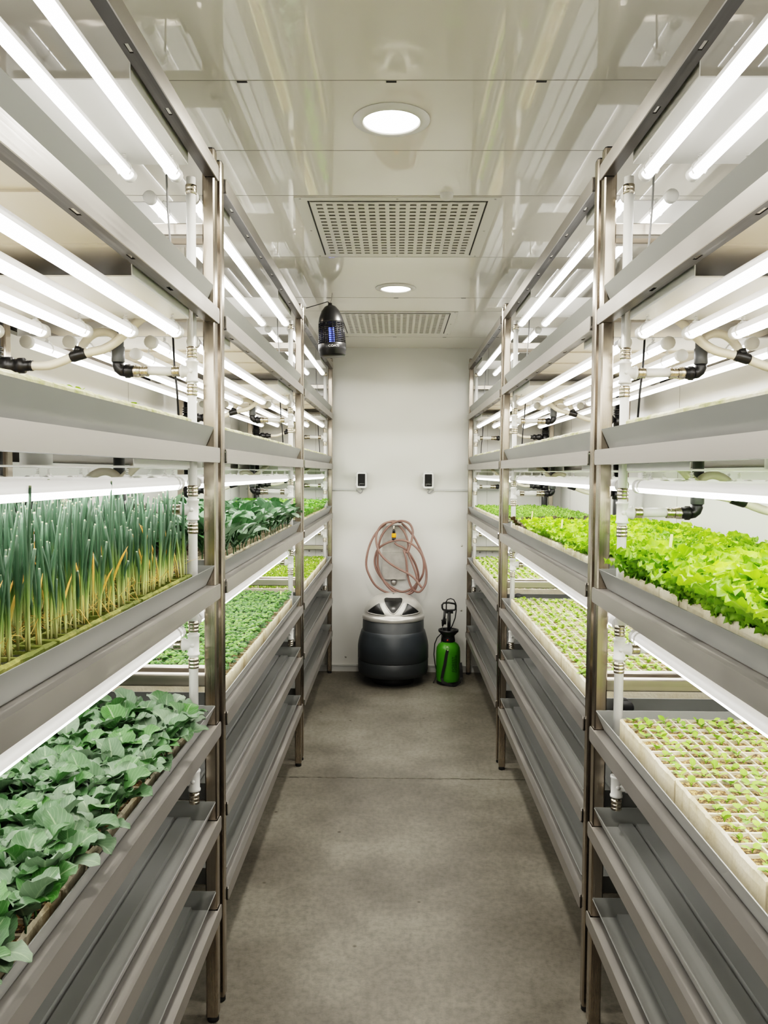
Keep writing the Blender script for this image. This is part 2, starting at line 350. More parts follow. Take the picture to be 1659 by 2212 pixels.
# ceiling vents
def vent(x0, x1, y0, y1, label, ncol=16, nrow=17):
    t = thing('ceiling_vent', label, 'vent', ((x0 + x1) / 2, (y0 + y1) / 2, ZC), 'perforated ceiling vents')
    w, d = (x1 - x0) / 2, (y1 - y0) / 2
    fr = MB(); iw, idp = w - .045, d - .035
    for a in ((-w, w, -d, -idp), (-w, w, idp, d), (-w, -iw, -idp, idp), (iw, w, -idp, idp)): fr.box(*a, -.004, 0)
    f = fr.build('frame', M['vent'], t)
    sc = MB()
    for sx in (-1, 0, 1):
        for sy in (-1, 1): sc.lathe([(0, -.0065), (.004, -.006), (.005, -.004)], 8, (sx * (w - .02), sy * (d - .014), 0))
    for sx in (-1, 1): sc.lathe([(0, -.0065), (.004, -.006), (.005, -.004)], 8, (sx * (w - .02), 0, 0))
    sc.build('screw', M['plate'], f)
    # perforated panel with real openings
    pw, pd = iw - .006, idp - .004
    p = MB(); cw, ch = 2 * pw / (ncol + .7), 2 * pd / (nrow + .6)
    ox, oy = -pw + .35 * cw, -pd + .3 * ch
    xs = [-pw]; ys = [-pd]
    for i in range(ncol): xs += [ox + i * cw + .2 * cw, ox + i * cw + .8 * cw]
    for j in range(nrow): ys += [oy + j * ch + .22 * ch, oy + j * ch + .72 * ch]
    xs.append(pw); ys.append(pd)
    for z in (-.007, -.005):
        for i in range(len(xs) - 1):
            for j in range(len(ys) - 1):
                if i % 2 and j % 2: continue
                n = len(p.v); p.v += [(xs[i], ys[j], z), (xs[i + 1], ys[j], z), (xs[i + 1], ys[j + 1], z), (xs[i], ys[j + 1], z)]; p.face([n, n + 1, n + 2, n + 3])
    for i in range(1, len(xs) - 2, 2):
        for j in range(1, len(ys) - 2, 2):
            a, b_, c_, d_ = xs[i], xs[i + 1], ys[j], ys[j + 1]
            n = len(p.v); p.v += [(a, c_, -.007), (b_, c_, -.007), (b_, d_, -.007), (a, d_, -.007), (a, c_, -.005), (b_, c_, -.005), (b_, d_, -.005), (a, d_, -.005)]
            for q in ((0, 1, 5, 4), (1, 2, 6, 5), (2, 3, 7, 6), (3, 0, 4, 7)): p.face([n + e for e in q])
    p.build('perforated_panel', M['vent'], t)
    fb = MB(); fb.box(-pw - .004, pw + .004, -pd - .003, pd + .003, -.003, -.001); fb.build('filter', M['filter'], t)
    e = MB()
    for s in (-1, 1): e.box(s * (iw - .001) - .002, s * (iw - .001) + .002, -idp, idp, -.006, -.0035)
    e.build('gap_seal', M['slot'], t)
vent(-.374, .367, 2.915, 3.70, 'larger looking perforated white ceiling vent nearer the camera, between the two downlights')
vent(-.40, .37, 4.955, 5.74, 'perforated white ceiling vent farther away, beyond the second downlight near the back wall')
def downlight(x, y, label):
    t = thing('downlight', label, 'ceiling light', (x, y, ZC), 'round recessed downlights')
    r = MB(); r.lathe([(.0845, 0), (.108, -.0008), (.108, -.003), (.088, -.006), (.082, -.010), (.078, -.004)], 48)
    r.build('trim_ring', M['white_pl'], t)
    d = MB(); d.lathe([(.0, -.0045), (.05, -.0045), (.079, -.0035), (.079, 0)], 40); d.build('diffuser', M['down'], t)
downlight(-.021, 2.292, 'round lit ceiling downlight nearest the camera, in front of the first vent')
downlight(-.011, 4.333, 'smaller looking round lit ceiling downlight between the two perforated vents')
downlight(-.02, .25, 'round ceiling downlight above the camera')
downlight(-.02, -1.6, 'round ceiling downlight at the entrance end behind the camera')
t = MB(); t.lathe([(0, -.022), (.012, -.021), (.022, -.014), (.024, 0)], 20)
tag(t.build('smoke_detector', M['white_pl'], None, (.17, 2.885, ZC)), 'small round white smoke detector at the edge of the first ceiling vent', 'detector')

# ------------------------------------------------------------------ racks
LV = [2.453, 2.058, 1.6674, 1.2795, .8793, .6012, .3381]       # beam tops
ZT, RL, RW = 2.487, 1.985, .67
SIDES = {'left': (-1, .506, (.298, 2.335, 4.372)), 'right': (1, .5604, (.292, 2.318, 4.371))}
PW = ('near', 'middle', 'far')
SHELF = ['top', 'first', 'second', 'third', 'fourth', 'fifth', 'bottom']
PT, PD = .034, .038

def make_rack(s):
    t = thing('growing_rack', '', 'rack', (0, 0, 0), 'stainless growing racks')
    for (u0, far) in ((.002, 0), (.002, 1), (RW - .002 - PT, 0), (RW - .002 - PT, 1)):
        y0 = RL - PD if far else 0
        p = MB(); p.rbox(s * u0, s * (u0 + PT), y0, y0 + PD, .018, ZT, 'z', .004)
        o = p.build('post', M['post'], t)
        c = MB(); c.rbox(s * (u0 + .0008), s * (u0 + PT - .0008), y0 + .0008, y0 + PD - .0008, ZT, ZT + .004, 'z', .005); c.build('end_cap', M['black'], o)
        f = MB(); f.lathe([(0, 0), (.017, 0), (.017, .01), (.0145, .018), (0, .018)], 14, (s * (u0 + PT / 2), y0 + PD / 2, 0)); f.build('foot', M['rubber'], o)
    for i, z in enumerate(LV):
        for outer in (0, 1):
            def ux(u): return s * ((RW - u) if outer else u)
            b = MB(); v0, v1 = PD + .002, RL + .001
            th = .0025
            hF = .042
            # face, top flange, slotted bottom flange
            b.rbox(ux(-.003), ux(0), v0, v1, z - hF, z, 'x', .006)
            b.box(ux(0), ux(.030), v0 + .002, v1 - PD - .004, z - th, z)
            ysl = [v0 + .002]; y = v0 + .14
            while y < v1 - .25: ysl += [y, y + .035]; y += .27
            ysl.append(v1 - PD - .004)
            lp = MB()
            for k in range(len(ysl) - 1):
                if k % 2 == 0: lp.box(ux(0), ux(.029), ysl[k], ysl[k + 1], z - hF, z - hF + th)
                else:
                    lp.box(ux(0), ux(.010), ysl[k], ysl[k + 1], z - hF, z - hF + th); lp.box(ux(.018), ux(.029), ysl[k], ysl[k + 1], z - hF, z - hF + th)
            bo = b.build('beam', M['beam'], t); lp.build('slotted_lip', M['shaded_lip'], bo)
    for z in (2.27, 1.005):
        for far in (0, 1):
            y0 = RL - PD + .004 if far else .004
            b = MB(); b.rbox(s * (PT + .002), s * (RW - PT - .002), y0, y0 + .030, z - .017, z + .017, 'x', .003); b.build('crossbar', M['bar'], t)
    return t

def tray_profile():
    pts = [(.006, .056), (.028, .004), (.072, .004), (.075, .013), (.112, .013), (.115, .004), (.121, .004), (.124, .013), (.228, .013), (.231, .004), (.237, .004), (.240, .013), (.430, .013), (.433, .004), (.439, .004), (.442, .013),
           (.546, .013), (.549, .004), (.555, .004), (.558, .013), (.595, .013), (.598, .004), (.642, .004), (.664, .056)]
    return pts
def make_tray(s):
    t = thing('drip_tray', '', 'tray', (0, 0, 0), 'grey metal shelf trays')
    p = tray_profile(); lo = [(u + (.0025 if u > .6 and i == len(p) - 1 else (-.0025 if i == 0 else 0)), z - .0025 if 0 < i < len(p) - 1 else z) for i, (u, z) in enumerate(p)]
    lo = [(u, max(z, .0005)) for u, z in lo]
    poly = [(s * u, z) for u, z in p] + [(s * u, z) for u, z in lo[::-1]]
    m = MB(); v0, v1 = PD + .012, RL - PD - .006
    n = len(m.v); k = len(poly); half = len(p)
    m.v += [(a, v0, b) for a, b in poly] + [(a, v1, b) for a, b in poly]
    for i in range(k): m.face([n + i, n + (i + 1) % k, n + k + (i + 1) % k, n + k + i])
    m.build('tray_body', M['tray'], t)
    m = MB(); m.box(s * .034, s * .636, v0 + .004, v1 - .004, -.0035, -.0005)
    y = v0 + .05
    while y < v1 - .06: m.box(s * .036, s * .634, y, y + .014, -.008, -.0035); y += .305
    m.build('lit_underside_sheet', M['lit_sheet'], t)  # pale sheet added below the grey tray so its underside looks lit
    for (ya, yb, dy) in ((v0, v0 + .0025, -.006), (v1 - .0025, v1, .006)):
        e = MB(); n = 0
        for y in (ya, yb):
            for (u, z) in ((.028, .003), (.642, .003), (.664, .056), (.006, .056)):
                e.v.append((s * u, y + (dy if z > .01 else 0), z))
        for q in ((0, 1, 2, 3), (7, 6, 5, 4), (0, 4, 5, 1), (1, 5, 6, 2), (2, 6, 7, 3), (3, 7, 4, 0)): e.face([n + a for a in q])
        e.build('end_wall', M['tray'], t)
    return t

# foam trays -------------------------------------------------------------
FW, FL_, NC, NR = .6, .421, 14, 10
CU, CV = .0424, .0417
def foam_mesh(z1=.060):
    m = MB(); z0, zi = 0, z1 - .014
    mu, mv = (FW - NC * CU) / 2, (FL_ - NR * CV) / 2
    w = .0019
    xs = [0]; ys = [0]
    for i in range(NC): xs += [mu + i * CU + w, mu + (i + 1) * CU - w]
    for j in range(NR): ys += [mv + j * CV + w, mv + (j + 1) * CV - w]
    xs.append(FW); ys.append(FL_)
    nx, ny = len(xs), len(ys); g = {}
    ch = .004
    def jig(i, n): return 0
    for i in range(nx):
        for j in range(ny):
            x, y, z = xs[i], ys[j], z1
            if i in (0, nx - 1): z = z1 - .0045
            if j in (0, ny - 1): z = z1 - .0025
            g[i, j] = len(m.v); m.v.append((x + (U(-.0022, .0022) if i in (0, nx - 1) else 0), y, z + (U(-.0016, .0012) if i in (0, 1, nx - 2, nx - 1) else U(-.001, .001))))
    for i in range(nx - 1):
        for j in range(ny - 1):
            if i % 2 and j % 2:
                b = len(m.v)
                for (a, c) in ((i, j), (i + 1, j), (i + 1, j + 1), (i, j + 1)):
                    v = m.v[g[a, c]]; m.v.append((v[0], v[1], z1 - .014))
                top = [g[i, j], g[i + 1, j], g[i + 1, j + 1], g[i, j + 1]]
                for q in range(4): m.face([top[q], top[(q + 1) % 4], b + (q + 1) % 4, b + q])
            else: m.face([g[i, j], g[i + 1, j], g[i + 1, j + 1], g[i, j + 1]])
    ring = [(i, 0) for i in range(nx)] + [(nx - 1, j) for j in range(1, ny)] + [(i, ny - 1) for i in range(nx - 2, -1, -1)] + [(0, j) for j in range(ny - 2, 0, -1)]
    b = len(m.v)
    for r in ring:
        v = m.v[g[r]]; m.v.append((v[0], v[1], z0))
    for k in range(len(ring)):
        k2 = (k + 1) % len(ring); m.face([g[ring[k]], b + k, b + k2, g[ring[k2]]])
    return m
def soil_mesh(z1=.060):
    m = MB(); mu, mv = (FW - NC * CU) / 2, (FL_ - NR * CV) / 2
    nx, ny = NC * 3, NR * 3
    for i in range(nx + 1):
        for j in range(ny + 1): m.v.append((.008 + (FW - .016) * i / nx, .006 + (FL_ - .012) * j / ny, z1 - .0062 + U(-.003, .003)))
    for i in range(nx):
        for j in range(ny):
            a = i * (ny + 1) + j; m.face([a, a + ny + 1, a + ny + 2, a + 1])
    return m
def foam_meshes(mat, soil, h): return foam_mesh(h).mesh('foam_block', M[mat]), soil_mesh(h).mesh('potting_soil', M[soil])
FM = {(k, h): foam_meshes(a, b, h) for k, a, b, h in (('cream', 'foam', 'soil', .060), ('cream', 'foam', 'soil', .036), ('cream', 'foam', 'soil', .026), ('cream', 'foam', 'soil', .050), ('moss', 'foam_moss', 'soil_dark', .036), ('old', 'foam_old', 'soil', .060))}
FH = {('left', 0, 3): .036, ('left', 0, 4): .026, ('left', 1, 3): .036, ('left', 1, 4): .050, ('left', 2, 3): .036, ('left', 2, 4): .050, ('right', 0, 3): .050, ('right', 1, 3): .050, ('right', 2, 3): .050}
def fh(side, ri, lvl): return FH.get((side, ri, lvl), .060)
FU0 = .036
def foam_v(k): return RL - .165 - .425 * (k + 1) + .002
KP = ['at the far end', 'second from the far end', 'second from the near end', 'at the near end']
def foam_tray(side, ri, lvl, k, kind, what):
    s, xf, ys = SIDES[side]
    z = LV[lvl] + .0135
    x = xf + FU0 if s > 0 else -(xf + FU0 + FW)
    t = thing('seedling_tray', 'foam seedling tray %s of the %s shelf, %s %s rack%s' % (KP[k], SHELF[lvl], PW[ri], side, what), 'seedling tray', (x, ys[ri] + foam_v(k), z), 'foam seedling trays')
    for nm, me in zip(('foam_block', 'potting_soil'), FM[kind, fh(side, ri, lvl)]):
        o = bpy.data.objects.new(nm, me); C.objects.link(o); o.parent = t
        if nm == 'potting_soil': o['kind'] = 'stuff'
    return t

# tube lights ------------------------------------------------------------
def make_tube(length):
    t = thing('tube_light', '', 'tube light', (0, 0, 0), 'led grow tubes')
    r = .0165
    h = MB(); h.lathe([(r, .018), (r, length - .018)], 8, (0, 0, 0), 'y', -.06 * PI, 1.06 * PI); h.build('housing', M['housing_glow'], t)
    d = MB(); d.lathe([(r * .98, .016), (r * .98, length - .016)], 6, (0, 0, 0), 'y', -.94 * PI, -.06 * PI); d.build('diffuser', M['lamp'], t)
    for (a, b) in ((0, .022), (length - .022, length)):
        c = MB(); c.lathe([(0, a), (r * 1.0, a), (r * 1.12, a + .003), (r * 1.12, b - .003), (r, b), (0, b)], 14, (0, 0, 0), 'y'); c.build('end_cap', M['white_pl'], t)
    for y in (.14, length - .05):
        c = MB(); c.tube([(math.cos(a) * (r + .0025), y, math.sin(a) * (r + .0025)) for a in [(-.25 + 1.5 * k / 8) * PI for k in range(9)]], .0022, 5)
        c.box(-.006, .006, y - .005, y + .005, r, .0225)
        c.tube([(0.004 * math.cos(k * 1.57), y + .004 * math.sin(k * 1.57), .0225 + k * .0011) for k in range(14)], .0012, 4); c.build('spring_clip', M['white_pl'], t)
    return t
TU = (.062, .180, .297, .408, .528)
TPOS = ('nearest the aisle', 'second from the aisle', 'in the middle', 'second from the wall', 'nearest the wall')

# drain pipework -------------------------------------------------------------
def make_pipes(s):
    """vertical white drain with a tee and a branch under every tray; local origin at rack origin"""
    t = thing('drain_pipe', '', 'pipe', (0, 0, 0), 'white vertical drain pipes')
    u, v = .053, RL - .090
    zs = [LV[1] - .186, LV[2] - .172, LV[3] - .158, LV[4] - .14]
    r = .0125
    p = MB(); p.cyl((s * u, v, zs[-1] - .03), (s * u, v, 2.39), r, 14); p.build('riser', M['pipe'], t)
    c = MB(); c.lathe([(r, 0), (.015, .001), (.015, .010), (.0138, .012), (.015, .014), (.015, .024), (r, .025)], 14, (s * u, v, 2.345)); c.build('hose_clamp', M['fit'], t)
    for z in zs:
        b = MB(); b.lathe([(r, -.030), (.0175, -.029), (.0175, -.024), (.0155, -.022), (.0155, .022), (.0175, .024), (.0175, .029), (r, .030)], 16, (s * u, v, z))
        b.lathe([(.0155, 0), (.0155, s * .022), (.0185, s * .024), (.0185, s * .030), (.012, s * .031)], 16, (s * u, v, z), 'x')
        b.lathe([(0, -.0175), (.006, -.0175), (.006, -.014)], 10, (s * u, v, z), 'y')
        tee = b.build('tee', M['pipe'], t)
        for (dz) in (-.066, .036):
            c = MB(); q = [(r, 0)]
            for k in range(3): q += [(.0148, .001 + k * .010), (.0148, .008 + k * .010), (.0132, .0095 + k * .010)]
            q.append((r, .031)); c.lathe(q, 14, (s * u, v, z + dz)); c.build('hose_clamp', M['fit'], tee)
        b = MB(); b.cyl((s * (u + .03), v, z), (s * (u + .135), v, z + .002), .0125, 12); b.build('branch_pipe', M['pipe'], t)
        c = MB(); q = [(.0125, 0), (.0148, .001), (.0148, .009), (.0133, .011), (.0148, .013), (.0148, .022), (.0125, .023)]
        c.lathe([(a, s * b_) for a, b_ in q], 14, (s * (u + .031), v, z), 'x')
        c.lathe([(a, s * b_) for a, b_ in q], 14, (s * (u + .118), v, z), 'x')
        c.lathe([(.0125, 0), (.017, s * .002), (.017, s * .007), (.0185, s * .008), (.0185, s * .018), (.012, s * .02)], 6, (s * (u + .140), v, z), 'x'); c.build('metal_fitting', M['fit'], t)
        e = MB()
        e.lathe([(.012, 0), (.016, s * .001), (.016, s * .010), (.019, s * .011), (.019, s * .024), (.015, s * .025)], 8, (s * (u + .158), v, z), 'x')
        cx = u + .183
        e.tube([(s * cx, v, z), (s * (cx + .008), v, z + .001), (s * (cx + .0155), v, z + .007), (s * (cx + .019), v, z + .016), (s * (cx + .019), v, z + .026)], .0155, 14)
        e.build('elbow', M['black'], t)
        zt = min(LV, key=lambda a: abs(a - (z + .17))) + .0005
        d = MB(); d.lathe([(.017, z + .024), (.018, z + .026), (.018, z + .065), (.0155, z + .067), (.0155, zt)], 14, (s * (cx + .019), v, 0)); d.build('drop_pipe', M['greypipe'], t)
    return t
def make_hose(s):
    t = thing('supply_hose', '', 'hose', (0, 0, 0), 'cream water hoses with black clips')
    # local origin at tee height, u from the aisle; runs in the gap beyond the tube ends
    A = [(.478, .008), (.43, .008), (.39, .020), (.35, .036), (.315, .044), (.28, .052), (.25, .068), (.222, .092), (.19, .122), (.165, .140)]
    def sm(P, n=4):
        out = []
        for i in range(len(P) - 1):
            p0, p1, p2, p3 = [Vector(P[max(0, min(len(P) - 1, i + d))]) for d in (-1, 0, 1, 2)]
            for k in range(n):
                q = k / n
                out.append(.5 * ((2 * p1) + (p2 - p0) * q + (2 * p0 - 5 * p1 + 4 * p2 - p3) * q * q + (3 * p1 - p0 - 3 * p2 + p3) * q ** 3))
        out.append(Vector(P[-1])); return out
    v = -.045
    h = MB(); h.tube(sm([(s * a, v, b) for a, b in A]), .0118, 10); h.build('hose', M['hose'], t)
    B = [(.345, v + .005, .045), (.338, v + .022, .072), (.318, v + .026, .094), (.288, v + .026, .104), (.262, v + .026, .096), (.250, v + .026, .082)]
    h = MB(); h.tube(sm([(s * a, y, b) for a, y, b in B]), .0115, 10); h.build('hose_loop', M['hose'], t)
    c = MB(); a, b = Vector((s * .366, v, .030)), Vector((s * .326, v, .0425)); c.tube([a, a + (b - a) * .1, a + (b - a) * .9, b], [.0125, .0145, .0145, .0125], 10)
    c.tube([(s * .348, v, .043), (s * .344, v + .004, .056)], [.012, .0125], 10); c.build('clip', M['black'], t)
    f = MB(); f.lathe([(.010, 0), (.0145, s * .001), (.0145, s * .008), (.0125, s * .010), (.0145, s * .012), (.0145, s * .022), (.021, s * .023), (.021, s * .038), (.018, s * .040), (.018, s * .055), (.0235, s * .056), (.0235, s * .080), (.016, s * .086)], 12, (s * .468, v, .008), 'x')
    f.build('threaded_fitting', M['black'], t)
    return t
def make_manifold(s):
    t = thing('water_manifold', '', 'pipe', (0, 0, 0), 'black water manifolds')
    u, v = .585, RL - .125
    z0, z1 = .75, 1.99
    m = MB(); m.cyl((s * u, v, z0), (s * u, v, z1), .0235, 16); m.build('column', M['black'], t)
    m = MB()
    for z in [LV[i] - d for i, d in ((1, .186), (2, .172), (3, .158), (4, .14))]:
        for k in range(3): m.lathe([(.0235, -.004), (.029, -.003), (.029, .003), (.0235, .004)], 16, (s * u, v, z + .035 + k * .011))
        m.lathe([(.0, -.03), (.028, -.028), (.028, .02), (.0, .022)], 14, (s * u, v, z + .002))
    m.lathe([(0, -.02), (.031, -.02), (.031, .02), (0, .02)], 8, (s * u, v, z1)); m.build('coupling', M['black'], t)
    return t

racks = {}
for side, (s, xf, ys) in SIDES.items():
    r0 = make_rack(s); t0 = make_tray(s); p0 = make_pipes(s); h0 = make_hose(s); m0 = make_manifold(s)
    tb = [make_tube(RL - .10), make_tube(RL - .33)]
    used = set()
    def put(o, key, loc, label):
        if key not in used: used.add(key); o.location = loc; o['label'] = label; return o
        return dup(o, loc, label)
    for ri in range(3):
        org = (s * xf, ys[ri], 0); who = '%s %s rack' % (PW[ri], side)
        put(r0, 'r', org, {0: 'stainless steel growing rack nearest the camera on the %s side of the aisle', 1: 'stainless steel growing rack in the middle of the %s row', 2: 'stainless steel growing rack by the back wall on the %s side'}[ri] % side)
        for i in range(1, 7):
            what = {1: 'grey metal tray on the first shelf below the top beams, %s', 2: 'grey metal tray at eye level on the second shelf, %s', 3: 'grey metal tray on the third shelf, %s',
                    4: 'grey metal tray on the fourth shelf, lowest with plants, %s', 5: 'empty grey ribbed tray on the fifth shelf, %s', 6: 'empty grey ribbed tray on the bottom shelf, %s'}[i]
            put(t0, 't', (org[0], org[1], LV[i]), what % who)
        put(p0, 'p', org, 'white vertical drain pipe with tees at the far end of the %s' % who)
        put(m0, 'm', org, 'black vertical water manifold against the wall at the far end of the %s' % who)
        for i in range(1, 4 + 0):
            zt = LV[i] - {1: .186, 2: .172, 3: .158}[i]
            put(h0, 'h', (org[0], org[1] + RL - .09, zt), 'cream hose with black clip under the %s shelf tray of the %s' % (SHELF[i], who))
        for lv in range(0, 4):
            for e, (va, vb) in enumerate(((PD + .03, .30), (RL - .62, RL - .17))):
                b = MB(); z1 = LV[lv] - .006; z0 = LV[lv] - .061
                u0, u1 = .040, RW - .040
                b.prism([(s * u0, z0 + .002), (s * u0, z1), (s * (u0 + .002), z1), (s * (u0 + .002), z0 + .002 + .003), (s * (u1 - .002), z0 + .005), (s * (u1 - .002), z1), (s * u1, z1), (s * u1, z0 + .002)], 'y', va, vb)
                if e == 0 and ri == 0: pass
                o = b.build('light_mounting_plate', M['white_pl'], None, (org[0], org[1], 0))
                tag(o, 'white light plate above the %s shelf, %s end of the %s' % (SHELF[lv + 1], ('near', 'far')[e], who), 'mounting plate', 'light mounting plates')
            for k in range(5):
                mid = k == 2
                put(tb[1] if mid else tb[0], 'b%d' % mid, (s * (xf + TU[k]), ys[ri] + (.13 if mid else -.10), LV[lv] - .099),
                    'lit tube light %s above the %s shelf of the %s' % (TPOS[k], SHELF[lv + 1], who))
        # thin hanging cable
        for i, (u, rr, z0, z1, cm) in enumerate(((.115, .0028, LV[1] + .06, LV[0] - .02, 'cable'), (.10, .003, LV[2] + .085, LV[1] - .07, 'black'))):
            c = MB(); v = RL - .065
            c.tube([(s * (u + .012), v, z1), (s * (u + .008), v, z0 + (z1 - z0) * .6), (s * u, v - .004, z0 + (z1 - z0) * .3), (s * (u - .003), v, z0)], rr, 6)
            tag(c.build('power_cable', M[cm], None, org), 'thin %s power cable hanging above the %s shelf, far end of the %s' % (('grey', 'black')[i], SHELF[i + 1], who), 'cable')

# foam trays everywhere on shelves two to four
for side in ('left', 'right'):
    for ri in range(3):
        for lvl in (2, 3, 4):
            kind = 'moss' if (side, ri, lvl) == ('left', 0, 3) else ('old' if lvl == 2 else 'cream')
            for k in range(4): foam_tray(side, ri, lvl, k, kind, '')
def top_z(side, ri, lvl): return LV[lvl] + .0135 + fh(side, ri, lvl) - .0055
def cell(side, ri, lvl, i, j):
    """column i from the aisle, row j counted from the far end"""
    s, xf, ys = SIDES[side]; k, jj = divmod(j, NR)
    u = FU0 + (FW - NC * CU) / 2 + (i + .5) * CU; v = foam_v(k) + FL_ - (FL_ - NR * CV) / 2 - (jj + .5) * CV
    return s * (xf + u), ys[ri] + v, top_z(side, ri, lvl)

# ------------------------------------------------------------------ plants
def leaf(m, base, az, Ln, W, p0, curve, fold=.25, ruf=0., rf=3., nr=6, nc=4, shape=0, pet=.25, jag=0., cup=0.):
    c = Vector(base); side = Vector((-math.sin(az), math.cos(az), 0)); n = len(m.v)
    hd = Vector((math.cos(az), math.sin(az), 0)); ph = U(0, 6.28); tw = U(-.25, .25)
    # petiole
    pr = W * .045 + .0006; L1 = Ln * pet; rows = []
    dirv = hd * math.cos(p0) + Vector((0, 0, math.sin(p0)))
    if pet > 0:
        m.tube([c, c + dirv * L1 * .5, c + dirv * L1], [pr * 1.2, pr, pr * .8], 4, caps=False); c = c + dirv * L1
    n = len(m.v); seg = Ln * (1 - pet) / nr; prev = None
    for r in range(nr + 1):
        q = r / nr; a = p0 + curve * q
        d = hd * math.cos(a) + Vector((0, 0, math.sin(a))); nm = (-hd * math.sin(a) + Vector((0, 0, math.cos(a))))
        if shape == 0: w = math.sin(PI * min(1, .04 + .96 * q) ** .75) ** .65          # ovate
        elif shape == 1: w = max(0, 1 - (2 * q - 1) ** 2) ** .5                      # round
        elif shape == 2: w = (.28 + .72 * min(1, q * 1.25)) * (1 if q < .8 else max(.25, 1 - ((q - .8) / .2) ** 2 * .65))  # fan
        elif shape == 3: w = math.sin(PI * (.03 + .94 * q)) ** .9                       # lance
        w = max(w, .02) * W / 2
        sd = side * math.cos(tw * q) + nm * math.sin(tw * q)
        for k in range(nc + 1):
            x = 2 * k / nc - 1
            ww = w * (1 + (U(-jag, jag) if abs(x) > .9 else 0))
            h = fold * abs(x) ** 1.3 * w + cup * (x * x) * w + ruf * W * math.sin(ph + q * rf * 6.28 + x * 2) * abs(x) ** 1.5 + (U(-1, 1) * jag * .25 * W * abs(x))
            p = c + sd * (x * ww) + nm * h
            m.v.append(tuple(p))
        c = c + d * seg
    for r in range(nr):
        for k in range(nc):
            a = n + r * (nc + 1) + k
            m.face([a, a + 1, a + nc + 2, a + nc + 1], [(k / nc, r / nr), ((k + 1) / nc, r / nr), ((k + 1) / nc, (r + 1) / nr), (k / nc, (r + 1) / nr)], True)
def variants(n, fn): return [fn(i) for i in range(n)]
def cab(i):
    m = MB(); k = 6
    m.tint = .2; m.tube([(0, 0, -.004), (0, 0, .018), (U(-.004, .004), 0, .03)], [.002, .0018, .0015], 5, False)
    for a in range(k):
        m.tint = U(.3, 1.0) if a < k - 2 else U(0, .4)
        big = 1 if a < k - 1 else .65
        leaf(m, (0, 0, .018 + a * .004), a * 2.4 + U(-.4, .4), U(.070, .098) * big, U(.046, .060) * big, U(.5, 1.25), -U(.3, 1.7), U(.1, .5), .06, U(1.5, 2.6), 9, 6, 0, .30, .09)
    return m
def koh(i):
    m = MB(); k = 7
    m.tint = .2; m.tube([(0, 0, -.004), (0, 0, .03)], [.002, .0015], 5, False)
    for a in range(k):
        m.tint = U(.1, 1)
        leaf(m, (0, 0, .022 + a * .004), a * 2.4 + U(-.4, .4), U(.078, .115), U(.038, .052), U(.5, 1.3), -U(.4, 1.7), .25, .012, 1.5, 6, 4, 0, .42, .02)
    return m
def let(i):
    m = MB(); k = 7
    for a in range(k):
        m.tint = U(.2, .75) + (.25 if a > 3 else 0)
        leaf(m, (0, 0, .0), a * 2.4 + U(-.4, .4), U(.10, .135) * (1 - .05 * a), U(.060, .078) * (1 - .04 * a), U(.7, 1.0) + .07 * a, -U(.2, .9), .12, .15, U(4.0, 6.5), 18, 12, 2, .04, .16)
    return m
def red(i):
    m = MB(); k = 6
    for a in range(k):
        m.tint = U(.0, .6) if R() < .75 else .95
        leaf(m, (0, 0, .0), a * 2.4 + U(-.4, .4), U(.055, .08), U(.04, .055), U(.7, 1.2), -U(.2, .9), .10, .13, 3.5, 10, 8, 2, .04, .15)
    return m
def bas(i):
    m = MB()
    m.tint = .3; m.tube([(0, 0, -.004), (0, 0, .026)], [.0012, .001], 4, False)
    rz = U(0, 6)
    for lv_, (zz, sz) in enumerate(((.014, 1.0), (.026, .95), (.034, .5))):
        for a in range(2):
            m.tint = min(1, U(.05, .35) + .33 * lv_)  # lower leaf pairs tinted darker to paint shade into the gaps
            leaf(m, (0, 0, zz), rz + a * PI + lv_ * PI / 2, .031 * sz * U(.85, 1.15), .024 * sz, U(.5, .9), -U(1.2, 2.0), -.1, 0, 1, 6, 6, 1, .16, 0, -.6)
    return m
def par(i):
    m = MB()
    for a in range(7):
        az = a * 2.4 + U(-.5, .5); ln = U(.045, .075); el = U(.9, 1.45); m.tint = U(.2, .9)
        tip = Vector((math.cos(az) * math.cos(el) * ln, math.sin(az) * math.cos(el) * ln, math.sin(el) * ln))
        m.tube([(0, 0, 0), tuple(tip * .5), tuple(tip)], [.001, .0008, .0006], 3, False)
        for b in (-1.1, 0, 1.1): leaf(m, tip, az + b, U(.018, .026), U(.015, .02), U(-.2, .5), -.4, .15, .05, 2, 3, 4, 2, .08, .1)
    return m
def seedl(i):
    m = MB(); k = 3 + (i % 3)
    m.tint = .5; m.tube([(0, 0, -.003), (0, 0, .003)], [.001, .0009], 4, False)
    for a in range(k):
        m.tint = U(.25, .95); leaf(m, (0, 0, .003), a * 2.2 + U(-.3, .3), U(.015, .024), U(.010, .0145), U(.2, 1.0), -U(.1, .8), .18, 0, 1, 5, 4, 1 if R() < .5 else 0, .18)
    return m
def micro(i):
    m = MB(); m.tint = U(.2, .8)
    for a in range(3): m.tint = U(.1, .9); leaf(m, (0, 0, .0), a * 2.1 + U(-.5, .5), U(.012, .024), U(.007, .010), U(.7, 1.4), -1.0, .1, 0, 1, 2, 2, 0, .45)
    return m
